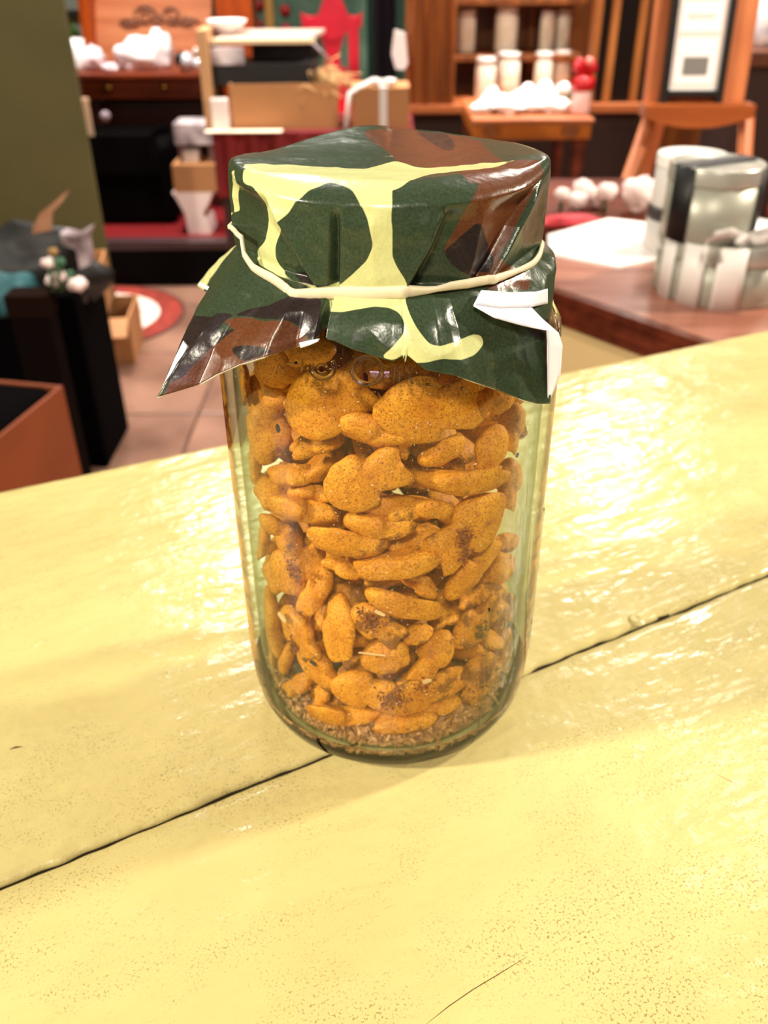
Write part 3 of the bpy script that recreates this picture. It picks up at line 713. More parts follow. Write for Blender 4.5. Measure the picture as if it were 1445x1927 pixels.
# ------------------------------------------------------------------ rubber band
BAND = [(452, 447, 9), (456, 477, 11), (474, 504, 14), (507, 523, 17), (546, 541, 19), (567, 548, 17), (615, 551, 19), (660, 551, 20), (700, 552, 20), (765, 549, 20), (800, 548, 13), (822, 545, 9), (850, 539, 13),
        (886, 534, 15), (918, 527, 15), (946, 521, 13), (976, 510, 10), (1006, 495, 12), (1036, 471, 12)]
pts = []
for x, y, w in BAND:
    p = on_cyl(x, y, RL + 0.0006); a = math.atan2(p.x, -p.y); pts.append((a, p.z - TZ, w*0.000155))
bphi = np.array([p[0] for p in pts]); o_ = np.argsort(bphi); bphi = bphi[o_]
bz = np.array([p[1] for p in pts])[o_]; bw = np.array([p[2] for p in pts])[o_]
bphi = np.concatenate([bphi, [math.pi, bphi[0]+2*math.pi]]); bz = np.concatenate([bz, [0.1525, bz[0]]]); bw = np.concatenate([bw, [0.0016, bw[0]]])
NB = 300; vs = []; fs = []
pr_s0 = NT+NA-1
def cover_r(phi, z):
    ph = (phi+math.pi) % (2*math.pi)-math.pi
    j = int(np.argmin(np.abs(PH-ph))); colz = PZ[pr_s0:, j]; k = int(np.argmin(np.abs(colz-z)))
    return max(PR[pr_s0+k, j], RL-0.0004)
cr = []
for i in range(NB):
    a = bphi[0] + 2*math.pi*i/NB; cr.append(cover_r(a, np.interp(a, bphi, bz)))
cr = np.array(cr); ker = np.ones(9)/9; cr = np.maximum(np.convolve(np.concatenate([cr[-4:], cr, cr[:4]]), ker, 'valid'), cr)
for i in range(NB):
    a = bphi[0] + 2*math.pi*i/NB; z = np.interp(a, bphi, bz); w = np.interp(a, bphi, bw)/2; t = 0.0006
    r = cr[i] + 0.0006
    for (dz, dr) in ((-w, 0), (-w*0.6, t), (w*0.6, t), (w, 0), (w*0.6, -t*0.7), (-w*0.6, -t*0.7)):
        vs.append(((r+dr)*math.sin(a), -(r+dr)*math.cos(a), TZ+z+dz))
for i in range(NB):
    i2 = (i+1) % NB
    for k in range(6): fs.append((i*6+k, i2*6+k, i2*6+(k+1) % 6, i*6+(k+1) % 6))
single('rubber_band', MB().add(vs, fs, True), mat('cream_rubber', (236, 222, 190), 0.45), 'cream rubber band stretched around the camouflage paper below the lid', 'rubber band')

# ------------------------------------------------------------------ crackers in the jar
def cracker_material(name, patch):
    m = bpy.data.materials.new(name); m.use_nodes = True
    nt = m.node_tree; b = nt.nodes['Principled BSDF']; L = nt.links.new; N = nt.nodes.new
    tc = N('ShaderNodeTexCoord')
    def noise(scale, detail=3, rough=0.6):
        n = N('ShaderNodeTexNoise'); n.inputs['Scale'].default_value = scale; n.inputs['Detail'].default_value = detail; n.inputs['Roughness'].default_value = rough
        L(tc.outputs['Object'], n.inputs['Vector']); return n.outputs[0]
    def ramp(src, p0, p1, c0=(0,0,0,1), c1=(1,1,1,1)):
        r = N('ShaderNodeValToRGB'); r.color_ramp.elements[0].position = p0; r.color_ramp.elements[1].position = p1
        r.color_ramp.elements[0].color = c0; r.color_ramp.elements[1].color = c1; L(src, r.inputs[0]); return r.outputs[0]
    def mul(a, k):
        n = N('ShaderNodeMath'); n.operation = 'MULTIPLY'; L(a, n.inputs[0])
        if isinstance(k, float): n.inputs[1].default_value = k
        else: L(k, n.inputs[1])
        return n.outputs[0]
    def mix(f, a, bb):
        n = N('ShaderNodeMix'); n.data_type = 'RGBA'; L(f, n.inputs['Factor'])
        for s_, q in (('A', a), ('B', bb)):
            if isinstance(q, tuple): n.inputs[s_].default_value = q
            else: L(q, n.inputs[s_])
        return n.outputs['Result']
    base = ramp(noise(120, 4), 0.3, 0.72, (0.64, 0.225, 0.010, 1), (0.92, 0.43, 0.032, 1))
    c = mix(mul(ramp(noise(1300, 3), 0.50, 0.64), 0.65), base, (0.40, 0.10, 0.008, 1))
    c = mix(mul(ramp(noise(2900, 1), 0.60, 0.67), 0.75), c, (0.17, 0.03, 0.005, 1))
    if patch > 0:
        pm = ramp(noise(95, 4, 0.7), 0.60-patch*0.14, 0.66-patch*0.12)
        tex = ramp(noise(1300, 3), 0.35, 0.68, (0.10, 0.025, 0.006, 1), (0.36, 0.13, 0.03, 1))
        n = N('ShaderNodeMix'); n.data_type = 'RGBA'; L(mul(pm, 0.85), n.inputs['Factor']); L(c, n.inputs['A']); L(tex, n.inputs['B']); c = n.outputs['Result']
    L(c, b.inputs['Base Color'])
    b.inputs['Roughness'].default_value = 0.62; b.inputs['Specular IOR Level'].default_value = 0.35
    bp = N('ShaderNodeBump'); bp.inputs['Strength'].default_value = 0.5; bp.inputs['Distance'].default_value = 0.0008
    L(noise(700, 4), bp.inputs['Height']); L(bp.outputs[0], b.inputs['Normal'])
    return m
CM = [cracker_material('cracker_plain', 0), cracker_material('cracker_dusted_shade', 0.35), cracker_material('cracker_spiced_shade', 0.95)]
def fish_r(th, tail=1.0):
    """outline of a little fish seen flat, head towards +x, length about 2"""
    a, b = 0.78, 0.60
    r = a*b/math.sqrt((b*math.cos(th))**2 + (a*math.sin(th))**2)
    d = abs((th % (2*math.pi)) - math.pi)
    r += tail*(0.46*math.exp(-((d-0.36)/0.20)**2) + 0.22*math.exp(-(d/0.22)**2) - 0.16*math.exp(-((d-0.82)/0.22)**2))
    r += 0.10*math.exp(-((th % (2*math.pi) if th % (2*math.pi) < math.pi else 2*math.pi - th % (2*math.pi))/0.35)**2)
    return r
crk_n = [0]
def cracker(pos, e1, n, half, roll, label, spice=0, tail=1.0, thick=0.0033, group='crackers in the jar', wide=1.0, seg=40, rings=7):
    crk_n[0] += 1; seed = crk_n[0]
    e1 = e1.normalized(); n = (n - e1*n.dot(e1)).normalized(); e2 = n.cross(e1)
    c, s = math.cos(roll), math.sin(roll); n2 = n*c + e2*s; e2b = e2*c - n*s
    thick = min(thick, half*0.36)
    bend = rnd.uniform(-0.14, 0.14)
    vs = [pos + n2*thick]; fs = []
    def P(u, v, w):
        q = Vector((u*2.1, v*2.1, seed*3.7)); dz = 0.22*mnoise.noise(q*1.3) + 0.10*mnoise.noise(q*3.1)
        ed = 1 + 0.05*mnoise.noise(q*2.2)
        x, y = u*half*ed, v*half*wide*ed
        z = (w + dz*abs(w)**0.5*(1 if w > 0 else 0.6))*thick + bend*half*(u*u-0.3)
        return pos + e1*x + e2b*y + n2*z
    vs = [P(0, 0, 1)]
    fr = [(rings-1-i)/(rings-1) for i in range(rings)]
    ring_rho = [math.sin(math.pi/2*(i+1)/rings) for i in range(rings)]
    lay = [(rho, math.sqrt(max(0, 1-rho**2.6))) for rho in ring_rho] + [(rho, -math.sqrt(max(0, 1-rho**2.6))) for rho in ring_rho[-2::-1]]
    for rho, w in lay:
        for k in range(seg):
            th = 2*math.pi*k/seg; r = fish_r(th, tail)*rho
            vs.append(P(r*math.cos(th), r*math.sin(th), w))
    vs.append(P(0, 0, -1))
    m = len(lay)
    for k in range(seg):
        k2 = (k+1) % seg
        fs.append((0, 1+k, 1+k2))
        for i in range(m-1): fs.append((1+i*seg+k, 1+(i+1)*seg+k, 1+(i+1)*seg+k2, 1+i*seg+k2))
        fs.append((1+(m-1)*seg+k, len(vs)-1, 1+(m-1)*seg+k2))
    out = []
    for p in vs:                                # the glass holds them in
        z = max(p.z, TZ+0.0080); lim = inner_r(z-TZ) - 0.0006; r = math.hypot(p.x, p.y)
        soft = lim - 0.004
        if r > soft:
            rr = soft + (lim-soft)*(1-math.exp(-(r-soft)/(lim-soft))); p = Vector((p.x*rr/r, p.y*rr/r, z))
        out.append(Vector((p.x, p.y, z)))
    mb = MB(); mb.add(out, fs, True)
    return single('cracker', mb, CM[spice], label, 'cracker', group)
# cx, cy, length px, direction of the head in the picture, roll, radius mm, spice, label
CR = [
 (600, 764, 200, 205, 8, 38, 0, 'large flat fish cracker just below the embossed rings, upper left of the jar', {'wide': 1.15}),
 (524, 690, 150, 172, 25, 36, 1, 'dusted cracker tucked under the left paper corner at the top of the jar', {}),
 (452, 712, 90, 100, 30, 38, 2, 'dark red-brown cracker at the top left shoulder of the jar', {}),
 (502, 806, 165, 265, 30, 36, 1, 'upright cracker at the left wall below the shoulder, left of the large flat one', {}),
 (590, 664, 105, 10, 55, 34, 0, 'small cracker peeping out under the torn paper strip', {}),
 (796, 772, 225, 185, 14, 38.5, 0, 'widest cracker, lying flat under the yellow print, top centre right', {'wide': 1.05}),
 (930, 744, 125, 25, 30, 35, 1, 'reddish cracker under the right paper corner', {}),
 (760, 692, 110, 20, 40, 31, 1, 'cracker showing just under the paper edge at the top middle', {}),
 (870, 705, 130, -10, 45, 31, 1, 'cracker in shadow below the paper at the top right', {}),
 (690, 806, 160, 165, 62, 35, 0, 'cracker on edge between the two largest flat ones', {}),
 (604, 833, 110, 15, 72, 34, 0, 'short cracker on edge right below the large upper left one', {}),
 (832, 850, 118, 208, 62, 36, 0, 'tilted oval cracker on edge below the widest one', {'tail': 0.3}),
 (926, 846, 118, 72, 8, 38, 0, 'round-ended cracker standing flat against the glass at the upper right', {'tail': 0.4}),
 (672, 912, 190, 208, 5, 40, 0, 'pale fish cracker with tail to the right, lying flat in the middle of the jar', {'wide': 1.02}),
 (862, 904, 200, 178, 80, 36, 1, 'long horizontal cracker on edge right of the pale fish', {}),
 (500, 910, 90, 155, 55, 37, 1, 'small cracker at the left wall level with the pale fish', {}),
 (558, 893, 105, 3, 76, 35, 0, 'horizontal cracker on edge just left of the pale fish, upper of two', {}),
 (580, 928, 95, 175, 76, 33, 0, 'shaded cracker on edge just left of the pale fish, lower of two', {}),
 (556, 958, 158, 170, 70, 37, 0, 'long cracker on edge sloping down to the tip of the pale fish', {}),
 (515, 989, 94, 158, 60, 38, 1, 'stubby cracker at the left wall under the long sloping one', {'tail': 0.4}),
 (494, 1012, 60, 80, 40, 36, 0, 'small shaded cracker end at the left wall, half way down', {}),
 (502, 1033, 70, 20, 70, 37, 0, 'thin pale cracker end at the left wall above a fish with a bitten corner', {}),
 (748, 955, 120, -8, 68, 35, 1, 'cracker on edge right below the pale fish', {}),
 (812, 957, 100, 172, 66, 37.5, 0, 'rounded cracker on edge left of the large herb-spotted fish', {'tail': 0.3}),
 (704, 988, 140, 172, 74, 37, 1, 'cracker dusted with red spice under the tip of the pale fish', {}),
 (648, 1020, 185, 172, 66, 38.5, 1, 'plump long cracker with a brown spot, just below the middle', {'tail': 0.4}),
 (545, 1074, 140, 200, 8, 38, 1, 'bent fish cracker with a spiced groove, left of centre', {'wide': 1.15}),
 (598, 1104, 115, 62, 55, 35, 0, 'shaded cracker leaning behind the bent fish at left', {}),
 (648, 1068, 80, -30, 60, 33, 0, 'small cracker deep between plump and split crackers', {}),
 (752, 1064, 190, 8, 72, 38.5, 0, 'split yellow cracker on edge in the middle, crack along its side', {'tail': 0.5}),
 (787, 1010, 105, 12, 55, 33, 1, 'shaded cracker left of the large herb-spotted fish, set back', {}),
 (898, 992, 195, 40, 5, 40, 1, 'large tilted fish cracker with dark herb patch, right of centre', {'wide': 1.05}),
 (880, 1078, 155, 230, 50, 36, 0, 'cracker leaning under the large herb-spotted fish', {}),
 (797, 1104, 75, -35, 50, 33, 0, 'small shaded cracker below the right end of the split yellow one', {}),
 (758, 1139, 180, 163, 72, 39, 0, 'smooth rod-like cracker on edge sloping down to the right', {'tail': 0.4}),
 (926, 1074, 118, 28, 55, 34, 0, 'cracker behind the leaning one at the right wall', {}),
 (950, 1021, 75, 10, 50, 36, 1, 'small cracker end at the right wall beside the herb-spotted fish', {}),
 (912, 1118, 100, 15, 60, 35, 2, 'brown dusted cracker at the right wall below the leaning one', {}),
 (560, 1190, 135, 118, 28, 39, 1, 'curved yellow cracker with white crumb on top, lower left', {'tail': 0.5}),
 (596, 1252, 130, 128, 40, 37, 1, 'cracker with green herb flake, lower end of a curved pair at left', {'tail': 0.4}),
 (636, 1186, 170, 88, 50, 39, 0, 'upright bean-like cracker, lower middle left', {'tail': 0.3}),
 (507, 1160, 140, 95, 40, 37, 0, 'tall orange cracker at the left wall beside the curved yellow one', {}),
 (704, 1172, 120, 145, 12, 38.5, 2, 'rough cracker caked in brown spice, lower middle', {'wide': 1.05}),
 (724, 1236, 112, 190, 10, 38.5, 1, 'rounded square cracker with a straw of herb, lower middle', {'tail': 0.3, 'wide': 1.2}),
 (786, 1194, 60, 20, 50, 36, 1, 'small round cracker under the rod-like one', {'tail': 0.2}),
 (895, 1180, 128, 220, 12, 38.5, 2, 'cracker with olive dark patch at the lower right', {}),
 (818, 1232, 122, 60, 28, 38, 1, 'leaning cracker between the rounded square and the olive-patched ones', {}),
 (904, 1276, 128, 70, 10, 38, 2, 'blocky cracker thick with brown spice, lower right by the seam', {'tail': 0.3}),
 (890, 1338, 100, 20, 45, 36, 1, 'cracker at the bottom right under the blocky brown one', {}),
 (782, 1310, 175, 200, 42, 38.5, 2, 'long cracker topped with brown crust near the bottom middle', {}),
 (676, 1299, 135, 170, 15, 38, 0, 'flat yellow cracker near the bottom, left of the crusted one', {'wide': 1.05}),
 (630, 1346, 150, 178, 74, 38, 0, 'thin horizontal cracker lying just above the crumbs at left', {}),
 (607, 1308, 62, 80, 40, 36, 0, 'small cracker end above the thin horizontal one', {}),
 (563, 1287, 78, 30, 50, 37, 0, 'small bright cracker at the lower left, right of a tiny one', {}),
 (540, 1317, 52, 40, 40, 38, 0, 'tiny bright cracker low against the left wall', {}),
 (538, 1238, 75, 70, 50, 37, 0, 'small upright cracker left of the herb-flaked one', {'tail': 0.3}),
 (507, 1243, 75, 80, 40, 38, 0, 'shaded cracker end at the lower left wall', {}),
 (770, 1358, 130, 8, 74, 38, 1, 'split cracker lying above the crumbs in the middle', {}),
 (833, 1326, 85, 10, 70, 37, 0, 'thin cracker end right of the crusted long one', {}),
 (824, 1374, 62, 85, 45, 37, 0, 'upright stub at the bottom right, left of a pair', {'tail': 0.2}),
 (849, 1371, 62, 82, 45, 38, 0, 'upright stub at the bottom right next to the seam', {'tail': 0.2}),
 (950, 1225, 105, 75, 30, 38, 2, 'brown cracker against the right wall near the bottom', {}),
 (957, 905, 105, 85, 40, 37, 0, 'cracker end at the right wall level with the pale fish', {}),
 (965, 800, 100, 80, 40, 38, 0, 'cracker end at the upper right wall below the shoulder', {}),
 (946, 1150, 90, 60, 40, 36, 2, 'dark dusted cracker at the right wall above the blocky brown one', {}),
 (478, 860, 90, 85, 40, 39, 0, 'cracker edge close to the upper left wall', {}),
]
for (cx, cy_, Lp, ang, roll, rmm, sp, label, kw) in CR:
    p = on_cyl(cx, cy_, rmm/1000)
    dep = (p - CAM).dot(FWD); half = max(Lp*dep/FPX/2.05, 0.0055)
    a = math.radians(ang); e1 = RGT*math.cos(a) + UPV*math.sin(a)
    rad = Vector((p.x, p.y, 0)).normalized(); nn = (-ray(cx, cy_).normalized()*0.55 + rad*0.45)
    cracker(p, e1, nn, half, math.radians(roll), label, sp, **kw)
# crackers behind the front layer, spice coats chosen dark to shade the gaps
for lev in range(16):
    for q in range(1, 12):
        zz = 0.012 + lev*0.0082 + rnd.uniform(-0.002, 0.002)
        if q < 2: a, rr = rnd.uniform(-1.5, 1.5), rnd.uniform(0.006, 0.018)
        elif q < 9: a, rr = (q-2)*2*math.pi/7 + lev*0.45 + rnd.uniform(-0.2, 0.2), rnd.uniform(0.020, 0.026)
        else: a, rr = rnd.choice((-1, 1))*rnd.uniform(0.9, 2.6), rnd.uniform(0.028, 0.034)
        p = Vector((rr*math.sin(a), -rr*math.cos(a), TZ + zz))
        e = Vector((rnd.gauss(0, 1), rnd.gauss(0, 1), rnd.gauss(0, 0.4))); n = Vector((rnd.gauss(0, .7), rnd.gauss(0, .7), rnd.gauss(0, 1)))
        cracker(p, e, n, 0.0116, 0, 'cracker deeper in the jar behind the front crackers, coat chosen dark to shade the gaps', rnd.choice((1, 1, 2)), group='crackers deeper in the jar', seg=24, rings=5)
# crumbs and spice on the bottom of the jar
def chips(n, place, size, seed):
    r_ = random.Random(seed); mb = MB()
    for i in range(n):
        c = place(r_); s = r_.uniform(*size)
        ax = [Vector((r_.gauss(0, 1), r_.gauss(0, 1), r_.gauss(0, 1))).normalized() for _ in range(3)]
        d = [s, s*r_.uniform(0.5, 0.9), s*r_.uniform(0.25, 0.6)]
        vs = []
        for sx, sy, sz in ((-1,-1,-1),(1,-1,-1),(1,1,-1),(-1,1,-1),(-.8,-.8,1),(.7,-.9,1),(.9,.6,1),(-.7,.8,1)):
            vs.append(c + ax[0]*d[0]*sx + ax[1]*d[1]*sy + ax[2]*d[2]*sz)
        mb.add(vs, [(0,3,2,1),(4,5,6,7),(0,1,5,4),(1,2,6,5),(2,3,7,6),(3,0,4,7)])
    return mb
def crumb_place(r_):
    a = r_.uniform(0, 2*math.pi)
    if r_.random() < 0.55: a = r_.gauss(0, 0.6)
    z = 0.0072 + abs(r_.gauss(0, 0.0030)); R_ = inner_r(z) - 0.0012
    rr = R_*math.sqrt(r_.uniform(0.7, 1))
    return Vector((rr*math.sin(a), -rr*math.cos(a), TZ+z))
cb = single('crumbs', chips(2600, crumb_place, (0.0004, 0.0013), 3), mat('crumb', (150, 96, 56), 0.8, rgb2=(226, 176, 120), scale=420), 'layer of broken crumbs and spice on the bottom of the jar', 'crumbs', kind='stuff')
def flake_place(r_):
    z = r_.uniform(0.012, 0.135); a = r_.gauss(0, 0.55)
    rr = inner_r(z) - 0.0006
    return Vector((rr*math.sin(a), -rr*math.cos(a), TZ+z))
single('spice_dust', chips(700, flake_place, (0.00008, 0.00020), 9), mat('salt_speck', (240, 215, 180), 0.6), 'salt and spice specks stuck to the inside of the glass', 'spice', kind='stuff')
HERB = mat('dried_herb', (60, 52, 28), 0.8, var=0.4, scale=300); CRUST = mat('pale_crumb', (240, 205, 150), 0.7)
def flake(px, py, L_, w, ang, m, label, cat, rmm=42.2):
    p = on_cyl(px, py, rmm/1000); dep = (p-CAM).dot(FWD); s = dep/FPX
    a = math.radians(ang); e = (RGT*math.cos(a)+UPV*math.sin(a)); n = Vector((p.x, p.y, 0)).normalized(); e = (e-n*e.dot(n)).normalized(); f = n.cross(e)
    vs = []
    for (u, v, t) in ((-1,-.6,0),(-.2,-1,0),(1,-.5,0),(.9,.7,0),(0,1,0),(-.9,.6,0)): vs.append(p + e*(u*L_*s/2) + f*(v*w*s/2))
    vs2 = [q + n*0.0004 for q in vs]
    mb = MB().add(vs+vs2, [tuple(range(6))[::-1], tuple(range(6, 12))] + [(i, (i+1) % 6, (i+1) % 6+6, i+6) for i in range(6)])
    single('herb_flake' if cat == 'herb' else 'crumb_chip', mb, m, label, cat)
flake(532, 1161, 26, 16, -20, CRUST, 'white crumb on the curved yellow cracker, lower left', 'crumb')
flake(590, 1247, 16, 9, -25, HERB, 'green herb flake on the lower left cracker', 'herb')
flake(700, 1230, 52, 3, -4, CRUST, 'pale straw of herb across the rounded square cracker', 'herb')
flake(803, 1281, 18, 9, 0, CRUST, 'white crumb on the brown crusted cracker near the bottom', 'crumb')
flake(715, 1153, 22, 8, -35, CRUST, 'pale chip on the spice-caked cracker', 'crumb')
def clump(px, py, spread, n, m, label, seed, rmm=41.4):
    p0 = on_cyl(px, py, rmm/1000); nn = Vector((p0.x, p0.y, 0)).normalized(); tt = Vector((-nn.y, nn.x, 0))
    def pl_(r_):
        q = p0 + tt*r_.gauss(0, spread) + Vector((0, 0, r_.gauss(0, spread*1.1))) + nn*r_.uniform(-.0005, .0007)
        k_ = inner_r(q.z-TZ)-0.0004; rr = math.hypot(q.x, q.y)
        return q if rr < k_ else Vector((q.x*k_/rr, q.y*k_/rr, q.z))
    single('herb_clump', chips(int(n*1.6), pl_, (0.00015, 0.00055), seed), m, label, 'herbs')
SPC = mat('spice_crust', (168, 92, 44), 0.85, rgb2=(112, 56, 26), scale=700)
clump(872, 1014, .0013, 60, SPC, 'dark clump of herbs on the upper part of the large right fish cracker', 31)
clump(874, 1040, .0010, 40, SPC, 'dark clump of herbs on the lower tip of the large right fish cracker', 32)
clump(552, 1070, .0016, 60, SPC, 'red-brown spice caught in the groove of the bent fish cracker', 33, 40.6)
clump(740, 1318, .0024, 90, SPC, 'brown spice crust on the long cracker near the bottom', 34, 41.2)
clump(800, 1290, .0016, 60, SPC, 'brown crust and pale bits right of the crusted long cracker', 35, 41.2)
clump(700, 1168, .0018, 70, SPC, 'brown spice on the caked cracker in the lower middle', 36, 41.2)
clump(552, 1215, .0011, 40, SPC, 'brown spice on the curved yellow cracker at lower left', 37, 41.4)
clump(910, 1275, .0026, 80, SPC, 'brown spice on the blocky cracker by the seam', 38, 41.0)
clump(905, 1190, .0016, 40, mat('olive_herb', (132, 104, 52), 0.85, rgb2=(92, 70, 34), scale=700), 'olive herb patch on the lower right cracker', 39, 41.2)
flake(524, 806, 9, 18, 10, HERB, 'dark herb flake on the large flat upper left cracker', 'herb')
flake(972, 856, 9, 9, 10, HERB, 'dark herb flake by the right wall of the jar', 'herb')

# ------------------------------------------------------------------ counter with tins at the right
CZ = TZ - 0.10
KS = (CAM.z - CZ)/0.245                     # everything on the counter at its true size for that height
ca, cb_ = on_z(1035, 548, CZ), on_z(1300, 640, CZ)
cd = (cb_ - ca).normalized(); cn = Vector((-cd.y, cd.x, 0))
if cn.y < 0: cn = -cn
def cp(s, q): 
    p = ca + cd*s + cn*q; return (p.x, p.y)
c0, c1, cq = -0.095, 0.95, 0.42
counter = thing('shop_counter', 'red-brown wooden counter with a beige painted body behind the cream table', 'counter', (ca.x, ca.y, 0))
REDW = wood('red_brown_wood', (172, 116, 98), (138, 80, 62), 0.28, s=6)  # base colour lightened to stand in for the reflection on the worktop
mb = MB(); mb.prism([cp(c0, 0.012), cp(c1, 0.012), cp(c1, cq), cp(c0, cq)], CZ-0.012, CZ, 'z'); mb.build('worktop', REDW, counter)
EDGEW = wood('dark_edge_wood', (104, 44, 26), (72, 26, 14), 0.22, s=6)
mb = MB(); mb.prism([cp(c0-.004, 0), cp(c1, 0), cp(c1, 0.0125), cp(c0-.004, 0.0125)], CZ-0.032, CZ+0.001, 'z'); mb.build('front_edge', EDGEW, counter)
mb = MB(); mb.prism([cp(c0-.004, -0.004), cp(c1, -0.004), cp(c1, 0.0), cp(c0-.004, 0.0)], CZ-0.022, CZ-0.009, 'z'); mb.build('edge_moulding', EDGEW, counter)
mb = MB(); mb.prism([cp(c0+.01, 0.015), cp(c1, 0.015), cp(c1, cq-.01), cp(c0+.01, cq-.01)], 0, CZ-0.012, 'z'); mb.build('body', mat('beige_paint', (214, 184, 132), 0.6, var=0.1), counter)
# sheets of paper
def sheet_of(pix, z, th, name, label):
    P = [on_z(x, y, z) for x, y in pix]
    mb = MB(); mb.prism([(p.x, p.y) for p in P], z, z+th, 'z'); return single(name, mb, mat('print_paper', (250, 240, 238), 0.7), label, 'paper')
sheet_of([(1030, 446), (1145, 414), (1262, 428), (1262, 488), (1165, 506), (1030, 480)], CZ, 0.003, 'paper_stack', 'stack of white paper lying on the red-brown counter')
def tin(px, py, z, r, h, label, m, lidm, group=None, loc=None, lid_h=0.013):
    c = loc or on_z(px, py, z)
    t = thing('tin', label, 'tin', (c.x, c.y, z), group)
    MB().lathe([(0, 0), (r*0.97, 0), (r, 0.0015), (r, h-lid_h), (r*0.99, h-lid_h)], (c.x, c.y, z), 56).build('body', m, t)
    MB().lathe([(r*0.985, h-lid_h), (r*1.02, h-lid_h), (r*1.022, h-lid_h+0.0015), (r*1.02, h-0.002), (r*1.0, h), (r*0.93, h), (r*0.90, h-0.0015), (0, h-0.001)], (c.x, c.y, z), 56).build('lid', lidm, t)
    return t, c
SILVER = mat('brushed_tin', (176, 174, 160), 0.42, 0.35, var=0.12, scale=20); SILVER2 = mat('tin_lid', (196, 194, 184), 0.32, 0.5)
WLAB = mat('white_lid', (244, 238, 232), 0.5); BLK = mat('black_ribbon', (14, 12, 13), 0.5); WRIB = mat('white_ribbon', (226, 220, 216), 0.45)
cA = on_z(1350, 543, CZ); YA = cA.y - CAM.y; rA = 120*(cA-CAM).dot(FWD)/FPX
hA = on_y(1345, 470, YA-rA).z - CZ
tA, cA = tin(0, 0, CZ, rA, hA, 'wide silver tin tied with white ribbon on the counter', SILVER, SILVER2, loc=cA, lid_h=hA*.3)
pB = on_y(1352, 304, YA-.01); rB = 86*(pB-CAM).dot(FWD)/FPX; hB = pB.z - CZ - hA
tB, cB = tin(0, 0, CZ+hA, rB, hB, 'smaller silver tin with black straps stacked on the wide tin', SILVER, SILVER2, loc=Vector((pB.x, YA-.01+CAM.y, 0)), lid_h=hB*.24)
pD = on_y(1310, 293, YA+.135); rD = 64*(pD-CAM).dot(FWD)/FPX; hD = (pD.z - CZ)
tC, cC = tin(0, 0, CZ, rD*1.05, hD*.47, 'short dark-lidded tin behind the wide silver tin', mat('tin_white_body', (214, 208, 204), 0.5), mat('dark_tin', (60, 54, 52), 0.4), loc=Vector((pD.x, YA+.135+CAM.y+.012, 0)))
tD, cD = tin(0, 0, CZ+hD*.47+.0005, rD, hD*.53, 'white-topped tin stacked behind the smaller silver tin', mat('tin_white_body', (214, 208, 204)), WLAB, loc=Vector((pD.x, YA+.135+CAM.y+.012, 0)))
def strap(c, r, z0, z1, a, w, th, name, m, parent):
    """ribbon laid up one side of a tin at azimuth a (deg), curved with it"""
    vs = []; n = 6
    for i in range(n+1):
        q = math.radians(a) + (w/r)*(i/n-0.5)
        for rr, z in ((r+0.0006, z0), (r+0.0006+th, z0), (r+0.0006+th, z1), (r+0.0006, z1)):
            vs.append((c.x+rr*math.sin(q), c.y-rr*math.cos(q), z))
    fs = []
    for i in range(n):
        for k in range(4): fs.append((i*4+k, (i+1)*4+k, (i+1)*4+(k+1) % 4, i*4+(k+1) % 4))
    fs += [(0, 1, 2, 3), (n*4+3, n*4+2, n*4+1, n*4)]
    MB().add(vs, fs, True).build(name, m, parent)
for a in (-58, 62, 175): strap(cB, rB*1.022, CZ+hA, CZ+hA+hB, a, 0.024, 0.0008, 'black_strap', BLK, tB)
MB().box(cB.x-rB, cB.x+rB, cB.y-.010, cB.y+.012, CZ+hA+hB-.0005, CZ+hA+hB+.0008, 0.0003).rot(0.45, (cB.x, cB.y, 0)).build('black_strap', BLK, tB)
for a, w in ((-44, 0.024), (-14, 0.027), (-70, 0.020)): strap(cA, rA*1.022, CZ, CZ+hA, a, w, 0.0008, 'white_ribbon', WRIB, tA)
strap(cA, rA*1.022, CZ+.01, CZ+hA, 58, 0.03, 0.0008, 'black_strap', BLK, tA)
strap(cD, rD*1.022, CZ+hD*.47, CZ+hD, -30, 0.026, 0.0008, 'black_strap', BLK, tD)
# bow of the white ribbon
bw = thing('ribbon_bow', 'white ribbon bow lying where the two silver tins meet', 'ribbon', (cA.x-0.012, cA.y-rA*.82, CZ+hA))
o = Vector((cA.x-0.008, cA.y-rA*.80, CZ+hA+.006))
def loop(pts, w, name, m, parent):
    P = [o + Vector(p)*1.3 for p in pts]; vs = []; n = len(P)
    for p in P: vs += [p + Vector((0, -w*.35, w/2)), p + Vector((0, w*.35, -w/2)), p + Vector((0.0004, w*.35+.0005, -w/2)), p + Vector((0.0004, -w*.35+.0005, w/2))]
    fs = []
    for i in range(n-1):
        for k in range(4): fs.append((i*4+k, (i+1)*4+k, (i+1)*4+(k+1) % 4, i*4+(k+1) % 4))
    MB().add(vs, fs, True).build(name, m, parent)
loop([(0, 0, 0), (-.012, -.006, .006), (-.026, -.008, .004), (-.032, -.012, -.004), (-.030, -.014, -.010)], 0.014, 'tail', WRIB, bw)
loop([(0, 0, 0), (.014, -.004, .008), (.030, -.002, .008), (.036, .0, .003), (.026, -.004, -.001), (.010, -.004, -.002), (0, 0, 0)], 0.010, 'loop', WRIB, bw)
loop([(0, 0, 0), (.020, -.008, .003), (.044, -.010, .001), (.058, -.014, -.006)], 0.009, 'tail', WRIB, bw)
MB().blob(o + Vector((0, -.003, 0)), 0.007, 0.006, 0.006, 3).build('knot', WRIB, bw)
